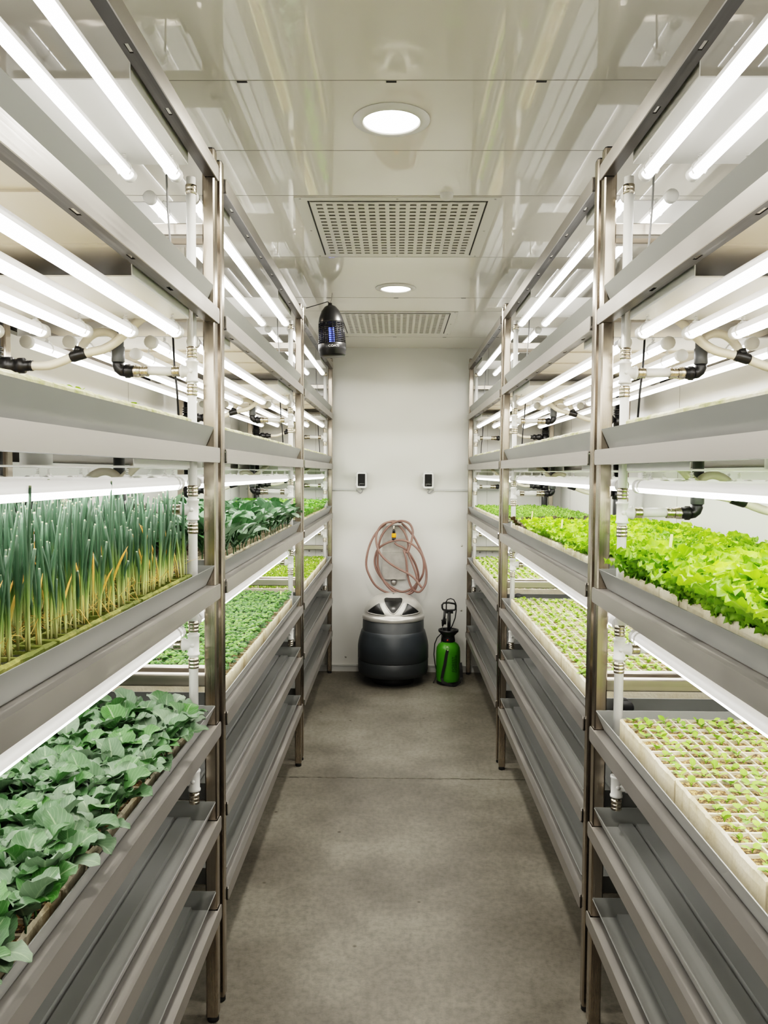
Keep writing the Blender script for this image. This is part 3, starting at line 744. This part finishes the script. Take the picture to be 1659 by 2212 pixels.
def leek(i):
    m = MB(); k = 5
    for a in range(k):
        m.tint = 1.0 if R() < .09 else U(.0, .9)
        dry = m.tint > .95
        H = U(.08, .15) if dry else (U(.15, .238) if a < 4 else U(.09, .15))
        az = U(0, 6.28); lean = U(.01, .05) + (.04 if dry else 0); r = U(.0018, .0031) * (.75 if dry else 1)
        bx, by = U(-.011, .011), U(-.011, .011)
        pts = []; n = 8
        for j in range(n):
            q = j / (n - 1); pts.append((bx + math.cos(az) * lean * q * q * .5, by + math.sin(az) * lean * q * q * .5, q * H))
        rs = [r * .75, r * .8, r * .85, r * 1.0, r * 1.12, r * 1.15, r * 1.0, r * (.7 if not dry else .15)]
        m.tube(pts, rs, 5)
    for a in range(3):                                   # dry straw at the foot
        m.tint = 1.0; az = U(0, 6.28); z = U(.002, .03)
        m.tube([(U(-.01, .01), U(-.01, .01), z), (math.cos(az) * .02, math.sin(az) * .02, z + U(.0, .03)), (math.cos(az) * .04, math.sin(az) * .04, U(.0, .05))], [.0006, .0006, .0003], 3, False)
    return m

random.seed(11)
VAR = {}
for nm, fn, n in (('cab', cab, 7), ('koh', koh, 6), ('let', let, 8), ('redlet', red, 4), ('basil', bas, 6), ('parsley', par, 6), ('seed', seedl, 9), ('microg', micro, 6), ('sprout', micro, 6), ('leek', leek, 12)):
    mbs = variants(n, fn); VAR[nm] = (mbs, None)
MESH = {}
def vmesh(nm):
    if nm not in MESH: MESH[nm] = [b.mesh(nm, M[nm]) for b in VAR[nm][0]]
    return MESH[nm]
def plant_field(pts, var, name, label, cat, group, sc=(.85, 1.15), tilt=.08, cap=300, stuff_name=None, stuff_label=None):
    """pts sorted nearest first; the first cap are individuals, the rest one stuff object"""
    pts = sorted(pts, key=lambda p: p[0] ** 2 + p[1] ** 2 + (p[2] - 1.6) ** 2); me = vmesh(var)
    seen = [p for p in pts if -.53 < p[0] / p[1] < .50]; rest0 = [p for p in pts if not -.53 < p[0] / p[1] < .50]
    cap = min(cap, len(seen)); pts = seen[:cap] + (seen[cap:] + rest0 if stuff_name else [])
    for p in pts[:cap]:
        inst(name, random.choice(me), p, U(0, 6.28), U(*sc), label, cat, group, (U(-tilt, tilt), U(-tilt, tilt)))
    rest = pts[cap:]
    if rest:
        m = MB()
        for p in rest:
            q = U(*sc); m.add(random.choice(VAR[var][0]), Matrix.Translation(p) @ Matrix.Rotation(U(0, 6.28), 4, 'Z') @ Matrix.Diagonal((q, q, q, 1)))
        tag(m.build(stuff_name, M[var]), stuff_label, cat, None, 'stuff')
def grid(side, ri, lvl, du, dv, v0, v1, jit=.008, u0=.055, u1=.62, dz=-.002):
    s, xf, ys = SIDES[side]; out = []; nu = int((u1 - u0) / du); nv = int((v1 - v0) / dv)
    for i in range(nu + 1):
        for j in range(nv + 1):
            out.append((s * (xf + u0 + i * du + U(-jit, jit)), ys[ri] + v0 + (j + .5 * (i % 2)) * dv + U(-jit, jit), top_z(side, ri, lvl) + dz))
    return out
V1 = RL - .19
# leeks: near left rack, third shelf
pts = [(x + U(-.004, .004), y + U(-.004, .004), z) for i in range(NC) for j in range(31) for (x, y, z) in [cell('left', 0, 3, i, j)] if R() > .03]
pts.sort(key=lambda p: -p[0])
plant_field(pts, 'leek', 'leek_seedling', 'tall blue-green leek seedling with a cut tip in the mossy trays', 'leek', 'leek seedlings on the third shelf of the near left rack', (.9, 1.12), .06, 300,
            'leek_seedlings', 'tall cut leek seedlings in the farthest rows of the near left rack shelf')
# cabbage
pts = grid('left', 0, 4, .047, .047, .42, V1, .007, .044, .61)
plant_field(pts, 'cab', 'cabbage_seedling', 'grey-green broad leaved cabbage seedling on the fourth shelf of the near left rack', 'cabbage', 'cabbage seedlings on the near left rack', (.78, 1.08), .15, 300, 'cabbage_seedlings', 'grey-green cabbage seedlings at the hidden near end of the near left rack')
# kohlrabi
pts = grid('left', 1, 3, .057, .062, .14, V1, .008, .044, .61)
plant_field(pts, 'koh', 'kohlrabi_seedling', 'dark blue-green long leaved kohlrabi seedling on the third shelf of the middle left rack', 'kohlrabi', 'kohlrabi seedlings on the middle left rack', (.95, 1.22), .2)
# basil
pts = [cell('left', 1, 4, i, j) for i in range(NC) for j in range(40)]
pts = [(p[0] + U(-.004, .004), p[1] + U(-.004, .004), p[2] + U(-.002, .006)) for p in pts]
plant_field(pts, 'basil', 'basil_seedling', 'bright green basil seedling with small domed leaves on the middle left rack', 'basil', 'basil seedlings on the middle left rack', (1.05, 1.35), .1, 300, 'basil_seedlings', 'far part of the basil seedling bed on the middle left rack')
# celery
pts = grid('left', 2, 3, .056, .066, .14, V1, .008)
plant_field(pts, 'parsley', 'celery_seedling', 'small fresh green celery seedling on the third shelf of the far left rack', 'celery', 'celery seedlings on the far left rack', (.9, 1.2), .1)
# lettuce
yr = SIDES['right'][2][1] + 1.42
isred = lambda p: p[1] > yr - (p[0] - .56) * .1 and p[0] < 1.0
pts = grid('right', 0, 3, .056, .060, .42, V1, .008, .046, .6)
plant_field(pts, 'let', 'lettuce', 'bright yellow-green frilly lettuce on the third shelf of the near right rack', 'lettuce', 'frilly lettuces on the near right rack', (.85, 1.1), .12, 140, 'lettuces', 'frilly lettuces at the hidden end of the near right rack')
pts = grid('right', 1, 3, .058, .068, .14, V1, .008, .055, .6)
plant_field([p for p in pts if not isred(p)], 'let', 'lettuce', 'green frilly lettuce on the third shelf of the middle right rack', 'lettuce', 'frilly lettuces on the middle right rack', (.6, .8), .12, 160, 'lettuces', 'frilly lettuces in the rows nearest the wall of the middle right rack')
plant_field([p for p in pts if isred(p)], 'redlet', 'red_lettuce', 'dark red leaf lettuce at the far end of the middle right rack', 'red lettuce', 'red lettuces on the middle right rack', (.75, 1.0), .12)
# small lettuce seedlings in foam cells
def sj(p): return (p[0] + U(-.006, .006), p[1] + U(-.006, .006), p[2])
a = [sj(cell('right', 0, 4, i, j)) for i in range(NC) for j in range(30) if R() > .04]
b = [sj(cell('right', ri, 4, i, j)) for ri in (1, 2) for i in range(NC) for j in range(40) if R() > .03]
b = [p for q in b for p in ([q, sj(sj(q))] if R() < .35 else [q])]
plant_field(a + b, 'seed', 'lettuce_seedling', 'tiny pale green lettuce seedling in a foam cell on the near right rack', 'seedling', 'lettuce seedlings on the near right rack', (.95, 1.3), .15, 300, 'lettuce_seedlings', 'tiny pale green seedlings filling the foam cells of the middle and far right racks')
# dense low crops, uncountable
def carpet(side, ri, lvl, var, n, sc, name, label, cat, dz=0):
    s, xf, ys = SIDES[side]; m = MB()
    for _ in range(n):
        q = U(*sc); p = (s * (xf + U(.045, .625)), ys[ri] + U(.14, V1 + .02), top_z(side, ri, lvl) + dz)
        m.add(random.choice(VAR[var][0]), Matrix.Translation(p) @ Matrix.Rotation(U(0, 6.28), 4, 'Z') @ Matrix.Diagonal((q, q, q, 1)))
    tag(m.build(name, M[var]), label, cat, None, 'stuff')
carpet('left', 2, 4, 'sprout', 3600, (.8, 1.3), 'cress_sprouts', 'dense yellow-green sprouts covering the fourth shelf of the far left rack', 'sprouts')
carpet('right', 2, 3, 'microg', 2600, (.9, 1.5), 'herb_seedlings', 'dense low green seedlings covering the third shelf of the far right rack', 'seedlings')
# a few sprouts poking over the foam edge at eye level
s, xf, ys = SIDES['left']
for i, v in enumerate((.92, 1.12, 1.15, 1.19, 1.22, 1.42, 1.47, 1.60)):
    inst('sprout', vmesh('seed')[i % 9], (-(xf + .075 + .02 * R()), ys[0] + v, top_z('left', 0, 2) + .004), U(0, 6), .95, 'tiny green sprout poking above the foam edge at eye level, near left rack', 'sprout', 'sprouts at the foam edge of the near left rack')
# plant tags
for (x, y, z, h, lab) in ((.655, 1.93, top_z('right', 0, 3) + .06, .06, 'pale yellow plant tag stuck among the frilly lettuce of the near right rack'),
                      (.625, 3.05, top_z('right', 1, 3) + .03, .06, 'pale yellow plant tag between the green lettuces of the middle right rack'),
                      (.66, 3.92, top_z('right', 1, 3) + .03, .05, 'pale yellow plant tag among the red lettuces of the middle right rack'),
                      (-.585, 4.02, top_z('left', 1, 4) - .002, .065, 'pale yellow plant tag standing in the basil of the middle left rack')):
    m = MB(); m.rbox(-.0035, .0035, -.0006, .0006, -.05 if z > 1.3 else 0, h, 'y', .001); o = m.build('plant_tag', M['tag'], None, (x, y, z)); o.rotation_euler = (.05, .08, 0); tag(o, lab, 'plant tag', 'pale yellow plant tags')

# black drain connectors on the near end walls of right hand trays
for ri in (1, 2):
    s, xf, ys = SIDES['right']
    m = MB(); q = [(0, -.052), (.020, -.052)]
    for k in range(10): q += [(.0235, -.050 + k * .0026), (.0215, -.0487 + k * .0026)]
    q += [(.018, -.022), (.0225, -.020), (.0225, -.014), (.016, -.012), (.016, 0)]
    m.lathe(q, 24, (0, 0, 0), 'y'); o = m.build('hose_connector', M['black'], None, (xf + .112, ys[ri] + PD + .010, LV[4] + .040))
    tag(o, 'black ribbed hose connector on the end wall of the %s right rack tray' % PW[ri], 'connector', 'black hose connectors')

# ------------------------------------------------------------------ back wall things
def W(px, py, y=6.36):      # position on a plane parallel to the back wall, fitted to the wall's own scale
    k = y / 1733.6
    return ((px - 857) * k, y, 1.6 - (py - 1021) * k)
# barrel
bx, by = -.018, 6.105
t = thing('water_barrel', 'dark slate squat barrel with silver dome lid and three black windows', 'barrel', (bx, by, 0))
m = MB(); m.lathe([(0, 0), (.16, 0), (.165, .01), (.18, .075), (0, .075)], 48); m.build('foot', M['black'], t)
m = MB(); m.lathe([(.17, .066), (.245, .068), (.262, .078), (.268, .105), (.268, .175), (.262, .182)], 64); m.build('lower_band', M['bin2'], t)
m = MB(); m.lathe([(.262, .182), (.270, .190), (.2705, .28), (.266, .315), (.259, .345), (.251, .375), (.244, .398), (.238, .405)], 64); m.build('body', M['bin'], t)
m = MB(); m.lathe([(.238, .405), (.235, .408), (.233, .49), (.228, .492), (.0, .492)], 64); m.build('upper_band', M['bin2'], t)
dome = lambda q: (.225 * math.sin(q) ** .82 + 0, .525 + .155 * math.cos(q) ** 1.0)   # q from pi/2 (rim) to 0 (top)
m = MB(); pr = [(.236, .490), (.238, .494), (.238, .512), (.232, .522)]
for k in range(14): pr.append(dome(PI / 2 * (1 - k / 13.)))
m.lathe(pr, 64); lid = m.build('lid', M['silver'], t)
def dome_pt(ang, q, off):
    r, z = dome(q); e = .02; r2, z2 = dome(q - e); tr, tz = (r2 - r), (z2 - z); l = math.hypot(tr, tz) or 1
    nr_, nz = (tz / l, -tr / l); r += nr_ * off; z += nz * off
    return (r * math.sin(ang), -r * math.cos(ang), z)
def rounded(tri, rad=.2, n=5):
    out = []
    for i in range(3):
        a, b, c = Vector(tri[i - 1]), Vector(tri[i]), Vector(tri[(i + 1) % 3])
        p, q = b + (a - b) * rad, b + (c - b) * rad
        for k in range(n + 1):
            f = k / n; out.append((1 - f) ** 2 * p + 2 * f * (1 - f) * b + f * f * q)
    return out
tris = (((-.58, .50), (.58, .50), (0, 1.42)),
        ((-.60, .84), (-.245, 1.45), (-1.08, 1.40)), ((.60, .84), (.245, 1.45), (1.08, 1.40)))
for tri in tris:
    loop = rounded(tri, .16)
    cen = sum(loop, Vector((0, 0))) / len(loop)
    # subdivide the loop edges so it follows the dome
    L2 = []
    for i in range(len(loop)):
        a, b = loop[i], loop[(i + 1) % len(loop)]; n = max(1, int((b - a).length / .08))
        for k in range(n): L2.append(a + (b - a) * k / n)
    w = MB(); rings = []
    for f, off in ((1.0, .003), (.75, .0035), (.5, .0035), (.25, .0035)):
        rings.append(len(w.v)); w.v += [dome_pt(*(cen + (p - cen) * f), off) for p in L2]
    c0 = len(w.v); w.v.append(dome_pt(*cen, .0035)); n = len(L2)
    for a, b in zip(rings, rings[1:]):
        for k in range(n): w.face([a + k, a + (k + 1) % n, b + (k + 1) % n, b + k], smooth=True)
    for k in range(n): w.face([rings[-1] + k, rings[-1] + (k + 1) % n, c0], smooth=True)
    w.build('window', M['window'], lid)
    r = MB(); pts = [dome_pt(*(cen + (p - cen) * 1.03), .002) for p in L2]; pts.append(pts[0]); r.tube(pts, .0045, 6, False); r.build('window_rim', M['silver'], lid)
m = MB(); m.lathe([(0, .004), (.006, .003), (.008, 0)], 10, (0, -.03, .679)); m.build('knob', M['bin2'], lid)

# sprayer
sx, sy = .402, 6.06
t = thing('pressure_sprayer', 'green hand pump pressure sprayer with black funnel, handle and strap', 'sprayer', (sx, sy, 0))
m = MB(); m.lathe([(0, .004), (.07, .004), (.084, .012), (.0875, .03), (.0905, .06), (.0915, .12), (.0915, .245), (.088, .275), (.075, .30), (.052, .318), (.04, .325), (0, .326)], 40); tk = m.build('tank', M['green'], t)
m = MB(); m.lathe([(0, 0), (.084, 0), (.088, .01), (.088, .02), (.086, .026)], 32); m.build('base_ring', M['black'], t)
m = MB(); m.lathe([(.048, .316), (.052, .330), (.048, .352), (.046, .366), (.072, .394), (.077, .398), (.077, .412), (.072, .413), (.068, .398), (.03, .372), (0, .372)], 32); m.build('funnel', M['black'], t)
m = MB(); m.cyl((.004, 0, .37), (.004, 0, .545), .0125, 14); m.build('pump_rod', M['black'], t)
m = MB()
m.tube([(-.048, 0, .572), (-.050, 0, .60), (-.038, 0, .614), (0, 0, .617), (.044, 0, .609), (.054, 0, .598), (.054, 0, .573), (.046, 0, .562), (0, 0, .558), (-.038, 0, .562), (-.048, 0, .572)], .0075, 8, False)
m.box(-.022, -.013, -.006, .006, .56, .612); m.box(-.020, .034, -.008, .008, .535, .556); m.build('handle', M['black'], t)
m = MB(); m.tube([(-.030, -.02, .56), (-.034, -.02, .50), (-.042, -.02, .47), (-.046, -.02, .44)], [.009, .0095, .012, .006], 10); m.tube([(-.024, -.02, .50), (-.027, -.02, .455)], .008, 8); m.lathe([(0, -.01), (.006, -.01), (.006, 0)], 8, (-.046, -.02, .485), 'x')
m.cyl((-.046, -.02, .44), (-.055, -.01, .31), .003, 6); m.build('spray_lance', M['black'], t)
m = MB(); m.tube([(.014, 0, .415), (.030, -.004, .445), (.050, 0, .50), (.058, 0, .56), (.054, 0, .61), (.038, 0, .64), (.014, 0, .648), (-.010, 0, .64), (-.022, -.01, .62)], .0042, 8)
m.tube([(-.058, -.02, .382), (-.085, -.01, .35), (-.103, 0, .30), (-.108, 0, .22), (-.100, 0, .15), (-.088, 0, .10), (-.092, -.01, .05), (-.104, -.02, .02), (-.112, -.03, .008)], .0042, 8); m.build('hose', M['black'], t)
m = MB(); m.lathe([(0, -.0505), (.007, -.050), (.008, -.046)], 12, (-.008, 0, .338), 'y'); m.build('valve_button', M['red'], t)
m = MB()
def strap(P, w=.011, th=.0015):
    n = len(m.v)
    for i, p in enumerate(P):
        p = Vector(p); d = (Vector(P[min(i + 1, len(P) - 1)]) - Vector(P[max(0, i - 1)])).normalized(); s_ = d.cross(Vector((0, -1, 0))).normalized() * w
        for q in (p - s_, p + s_, p + s_ + Vector((0, -th, 0)), p - s_ + Vector((0, -th, 0))): m.v.append(tuple(q))
    for i in range(len(P) - 1):
        for a in range(4): m.face([n + i * 4 + a, n + i * 4 + (a + 1) % 4, n + i * 4 + 4 + (a + 1) % 4, n + i * 4 + 4 + a])
strap([(-.012, -.093, .272), (-.020, -.0945, .235), (-.032, -.0955, .16), (-.045, -.093, .10), (-.052, -.091, .06), (-.045, -.097, .032), (-.01, -.105, .018), (.02, -.108, .010), (.05, -.105, .006)])
strap([(.090, -.05, .17), (.096, -.06, .12), (.098, -.06, .06), (.085, -.08, .03), (.05, -.105, .012), (.03, -.115, .004)])
m.build('strap', M['rubber'], t)
m = MB(); m.tube([(-.010 + .013 * math.cos(a), -.094 - .002, .285 + .014 * math.sin(a)) for a in [k * PI / 6 for k in range(13)]], .0014, 5, False); m.build('strap_ring', M['fit'], t)

def text_mesh(txt, size, name, mat, parent, loc, rot, ext=.0006, align='CENTER'):
    cu = bpy.data.curves.new(name, 'FONT'); cu.body = txt; cu.size = size; cu.extrude = ext; cu.align_x = align; cu.align_y = 'CENTER'
    o = bpy.data.objects.new(name + '_tmp', cu); C.objects.link(o); bpy.context.view_layer.update()
    me = bpy.data.meshes.new_from_object(o.evaluated_get(bpy.context.evaluated_depsgraph_get())); bpy.data.objects.remove(o)
    me.name = name; me.materials.clear(); me.materials.append(M[mat])
    q = bpy.data.objects.new(name, me); C.objects.link(q); q.parent = parent; q.location = loc; q.rotation_euler = rot; return q
# vertical print on the tank, wrapped on the curved face
ob = text_mesh('FOREST', .034, 'lettering', 'dgreen', tk, (0, 0, 0), (0, 0, 0))
ob2 = text_mesh('GREENLINE', .026, 'lettering', 'dgreen', tk, (0, 0, 0), (0, 0, 0))
for o, cx, cz in ((ob, .036, .165), (ob2, .058, .165)):
    for v in o.data.vertices:
        a, b, c = v.co                      # text x runs upward, text y runs to the left
        X = cx - b; rr = .0915 + .0012 + (c if c > 0 else 0)
        th_ = X / .0915; v.co = (rr * math.sin(th_), -rr * math.cos(th_), cz + a)
    o.data.update()

# hose reel plate, coil and its connector
t = thing('hose_holder', 'square stainless plate bracket on the back wall carrying the coiled hose', 'bracket', (0, 6.4, 1.1))
def wl(px, py, y): a = W(px, py, y); return Vector((a[0], a[1] - 6.4, a[2] - 1.1))
a, b = wl(827, 1136, 6.40), wl(878, 1253, 6.40)
m = MB(); m.box(a.x, b.x, -.006, 0, b.z, a.z); m.build('back_plate', M['plate'], t)
b = wl(878, 1252, 6.36); a = wl(827, 1193, 6.36)
m = MB(); m.box(a.x, b.x, -.05, -.046, b.z, a.z); m.box(a.x, b.x, -.046, -.006, b.z, b.z + .004); m.box(a.x, b.x, -.046, -.006, a.z - .004, a.z); m.build('front_plate', M['plate'], t)
c = wl(852, 1130, 6.36); m = MB(); m.box(c.x - .06, c.x + .06, -.11, -.006, c.z - .012, c.z - .006); m.box(c.x - .06, c.x + .06, -.114, -.110, c.z - .012, c.z + .004); m.build('hook', M['plate'], t)
c = wl(852.5, 1259, 6.38); m = MB(); m.lathe([(0, -.02), (.018, -.02), (.0245, -.012), (.0255, 0)], 20, (c.x, 0, c.z), 'y'); m.build('outlet', M['plate'], t)

def crom(P, n=6):
    out = []
    for i in range(len(P) - 1):
        p0, p1, p2, p3 = [Vector(P[max(0, min(len(P) - 1, i + d))]) for d in (-1, 0, 1, 2)]
        for k in range(n):
            q = k / n; out.append(.5 * ((2 * p1) + (p2 - p0) * q + (2 * p0 - 5 * p1 + 4 * p2 - p3) * q * q + (3 * p1 - p0 - 3 * p2 + p3) * q ** 3))
    out.append(Vector(P[-1])); return out
K = 1475 / 200.
def hz(L_): return [(760 + a / K, 1000 + b / K, y) for a, b, y in L_]
loopA = hz([(690, 1270, 6.28), (740, 1310, 6.28), (830, 1350, 6.28), (910, 1420, 6.29), (985, 1530, 6.30), (1040, 1650, 6.31), (1075, 1790, 6.32), (1060, 1900, 6.32), (980, 2000, 6.32), (830, 2060, 6.32), (680, 2010, 6.32), (520, 1880, 6.32),
            (410, 1720, 6.32), (375, 1560, 6.32), (420, 1390, 6.31), (540, 1290, 6.29), (700, 1235, 6.27), (860, 1240, 6.26), (1010, 1320, 6.26), (1120, 1450, 6.26), (1160, 1590, 6.26), (1150, 1760, 6.27), (1080, 1900, 6.30), (960, 2050, 6.30),
            (860, 2110, 6.31), (700, 2100, 6.31), (540, 2060, 6.30), (390, 1960, 6.29), (290, 1800, 6.28), (240, 1640, 6.28), (255, 1450, 6.28), (310, 1270, 6.29), (400, 1110, 6.30), (520, 990, 6.31), (640, 930, 6.315), (760, 940, 6.32), (850, 1000, 6.33), (960, 1120, 6.33),
            (1060, 1290, 6.33), (1140, 1470, 6.33), (1190, 1640, 6.32), (1205, 1800, 6.31), (1180, 1950, 6.29), (1090, 2060, 6.27), (980, 2010, 6.25), (910, 1830, 6.24), (890, 1650, 6.24), (870, 1500, 6.24), (835, 1390, 6.25)])
loopB = hz([(835, 1390, 6.25), (860, 1410, 6.255), (900, 1420, 6.26), (935, 1330, 6.26), (970, 1200, 6.26), (980, 1080, 6.27), (930, 970, 6.28), (830, 925, 6.285), (720, 935, 6.29), (610, 1000, 6.29), (520, 1100, 6.29), (460, 1220, 6.29), (430, 1360, 6.295), (420, 1520, 6.30), (430, 1680, 6.31), (500, 1850, 6.31), (600, 1990, 6.31), (740, 2085, 6.30), (900, 2100, 6.29),
            (1010, 2040, 6.28), (1060, 1900, 6.27), (1030, 1750, 6.27), (960, 1560, 6.28), (905, 1420, 6.29), (900, 1250, 6.30), (850, 1110, 6.31), (760, 1000, 6.31), (640, 940, 6.30), (520, 970, 6.28), (440, 1050, 6.26), (395, 1170, 6.25), (410, 1320, 6.24), (470, 1460, 6.23), (600, 1590, 6.23), (760, 1690, 6.23), (900, 1760, 6.225), (1010, 1840, 6.22), (1130, 1990, 6.22)])
t = thing('garden_hose', 'dusty pink garden hose coiled on the back wall above the barrel', 'hose', (0, 6.3, 1.0))
def loc_(P): return [Vector(W(a, b, y)) - Vector((0, 6.3, 1.0)) for a, b, y in P]
m = MB(); m.tube(crom(loc_(loopA)), .0088, 10); m.tube(crom(loc_(loopB)), .0088, 10); m.build('hose_coil', M['pink'], t)
c = loc_([(852, 1160, 6.28)])[0]; k = .00364
m = MB(); m.lathe([(0, 0), (.017, 0), (.018, .003), (.018, .030), (.016, .033), (0, .033)], 16, (c.x, c.y, c.z - .004)); m.build('orange_collar', M['orange'], t)
m = MB(); m.lathe([(.010, -.028), (.0165, -.026), (.0165, -.005), (0, -.004)], 14, (c.x, c.y, c.z)); m.lathe([(0, .029), (.012, .029), (.011, .052), (.008, .058), (0, .058)], 12, (c.x, c.y, c.z)); m.build('hose_coupling', M['black'], t)
m = MB(); m.lathe([(0, .058), (.006, .058), (.0075, .062), (.005, .072), (.006, .086), (0, .09)], 12, (c.x, c.y, c.z)); m.tube([(c.x - .009, c.y, c.z + .08), (c.x + .009, c.y, c.z + .076)], .003, 6); m.build('brass_nipple', M['fit'], t)

# two wall sensors with conduit
for (px, py, sgn, lab) in ((782, 1037, -1, 'left one of the two small white climate sensors with black screens on the back wall'), (925, 1037, 1, 'right one of the two small white climate sensors with black screens on the back wall')):
    P = Vector(W(px, py, 6.40)); t = thing('climate_sensor', lab, 'sensor', (P.x, 6.40, P.z), 'wall climate sensors')
    w, h = .040, .062
    m = MB(); m.rbox(-w - .004, w + .004, -.052, 0, -h - .004, h + .004, 'y', .010); ho = m.build('housing', M['kick'], t)
    m = MB(); m.rbox(-w, w, -.060, -.052, -h, h, 'y', .009)
    for zz in (-.035, .035): m.box(-w - .010, -w - .002, -.045, -.030, zz - .008, zz + .008)
    for xx in (-.02, .02): m.box(xx - .009, xx + .009, -.045, -.030, h + .002, h + .009)
    m.build('cover_frame', M['sens'], t)
    m = MB(); m.rbox(-w + .011, w - .011, -.0625, -.060, -h + .014, h - .013, 'y', .004); sc_ = m.build('screen', M['screen'], t)
    m = MB()
    for i in range(11): m.box(-.022 + i * .0042, -.0205 + i * .0042, -.0632, -.0625, -.033, -.033 + .003 + .004 * (1 - abs(i - 5) / 6) + .001 * (i % 2))
    m.box(-.022, -.014, -.0632, -.0625, -.041, -.039); m.build('display_marks', M['cable'], sc_)
    m = MB(); m.tube(crom([(0.004, -.02, -h - .002), (.006, -.02, -.080), (-.001 * 0 + .002 * sgn * -1, -.018, -.096), (sgn * .012, -.016, -.103), (sgn * .030, -.014, -.092), (sgn * .046, -.010, -.079)]), .0042, 8); m.lathe([(.009, -h - .014), (.009, -h - .003)], 10, (.004, -.02, 0)); m.build('cable', M['cable'], t)
    e = (-1.2 - P.x) if sgn < 0 else (1.25 - P.x)
    m = MB(); m.box(sgn * .044, e, -.014, 0, -.084, -.070); m.build('conduit', M['kick'], t)

# insect lamp
zx, zy, ztop = -.372, 4.45, 2.528
t = thing('insect_lamp', 'black hanging insect killer lamp with glowing blue tube', 'insect lamp', (zx, zy, ztop))
t.rotation_euler = (0, -.055, 0)
m = MB(); m.lathe([(0, 0), (.011, -.001), (.012, -.012), (.030, -.020), (.050, -.045), (.064, -.080), (.069, -.105), (.069, -.112), (.05, -.112), (0, -.105)], 32); m.build('cap', M['black'], t)
m = MB(); m.lathe([(0, -.222), (.074, -.222), (.0765, -.226), (.0765, -.262), (.073, -.266), (.073, -.284), (.066, -.291), (0, -.291)], 36); bs = m.build('base', M['black'], t)
m = MB(); n = 18
for k in range(n):
    a = 2 * PI * k / n; m.tube([(.067 * math.cos(a), .067 * math.sin(a), -.108), (.073 * math.cos(a), .073 * math.sin(a), -.226)], .0030, 4)
for k in range(11):
    z = -.113 - k * .0102; r = .068 + .0055 * k / 10
    m.tube([((r) * math.cos(2 * PI * j / 24), (r) * math.sin(2 * PI * j / 24), z) for j in range(25)], .0026, 4, False)
m.build('cage', M['black'], t)
m = MB()
for k in range(16):
    a = 2 * PI * k / 16; m.tube([(.048 * math.cos(a), .048 * math.sin(a), -.11), (.048 * math.cos(a), .048 * math.sin(a), -.224)], .0011, 4)
m.build('inner_grid', M['black'], t)
m = MB(); m.cyl((-.008, 0, -.135), (-.008, 0, -.215), .0065, 10); m.cyl((.010, 0, -.135), (.010, 0, -.215), .0065, 10); m.build('uv_tube', M['uv'], t)
tx = text_mesh('COATI', .017, 'lettering', 'label', bs, (0, 0, 0), (0, 0, 0), .0003)
for v in tx.data.vertices:
    a, b, c = v.co; rr = .0765 + .0004 + max(c, 0); th_ = (a * 1.15 + .014) / .0765
    v.co = (rr * math.sin(th_), -rr * math.cos(th_), -.244 + b)
tx.data.update()
m = MB(); m.tube([(.002, 0, -.002), (.010, .004, .025), (.014, .006, .055)], .0010, 5); m.build('hanging_wire', M['black'], t)
m = MB(); m.tube(crom([(0, 0, -.003), (-.012, 0, .006), (-.028, 0, .004), (-.075, -.02, -.012), (-.128, -.045, -.030)]), .0026, 6); m.build('power_cord', M['black'], t)

# ------------------------------------------------------------------ camera, light, view
F, PIT, YAW, ROL, H = 1733.63, .049, -.0154, .0061, 1.6
cy, sy_, cp, sp = math.cos(YAW), math.sin(YAW), math.cos(PIT), math.sin(PIT)
r0 = Vector((cy, -sy_, 0)); f0 = Vector((sy_ * cp, cy * cp, -sp)); u0 = Vector((sy_ * sp, cy * sp, cp))
rt = r0 * math.cos(ROL) + u0 * math.sin(ROL); up = u0 * math.cos(ROL) - r0 * math.sin(ROL)
cam = bpy.data.cameras.new('camera'); co = bpy.data.objects.new('camera', cam); C.objects.link(co)
mt = Matrix((rt, up, -f0)).transposed().to_4x4(); mt.translation = (0, 0, H); co.matrix_world = mt
cam.sensor_fit = 'VERTICAL'; cam.sensor_height = 36; cam.lens = F / 2212 * 36; cam.clip_start = .02
bpy.context.scene.camera = co
for (x, y) in ((-.021, 2.292), (-.011, 4.333), (-.02, .25), (-.02, -1.6)):
    ld = bpy.data.lights.new('downlight_beam', 'AREA'); ld.shape = 'DISK'; ld.size = .15; ld.energy = 10; ld.color = (1, .95, .86)
    lo = bpy.data.objects.new('downlight_beam', ld); C.objects.link(lo); lo.location = (x, y, ZC - .012)
w = bpy.data.worlds.new('world'); bpy.context.scene.world = w; w.use_nodes = True
w.node_tree.nodes['Background'].inputs[0].default_value = (.9, .95, 1, 1); w.node_tree.nodes['Background'].inputs[1].default_value = .3
sc = bpy.context.scene
sc.view_settings.view_transform = 'Filmic'; sc.view_settings.look = 'High Contrast'; sc.view_settings.exposure = .65
sc.cycles.max_bounces = 6; sc.cycles.diffuse_bounces = 3; sc.cycles.glossy_bounces = 3; sc.cycles.use_light_tree = True; sc.cycles.use_adaptive_sampling = True; sc.cycles.adaptive_threshold = .06; sc.cycles.time_limit = 1000; sc.cycles.use_auto_tile = False; sc.cycles.transmission_bounces = 4
sc.cycles.caustics_reflective = False; sc.cycles.caustics_refractive = False
sc.cycles.sample_clamp_indirect = 6
print('objects', len(bpy.data.objects), 'faces', sum(len(o.data.polygons) for o in bpy.data.objects if o.type == 'MESH'))
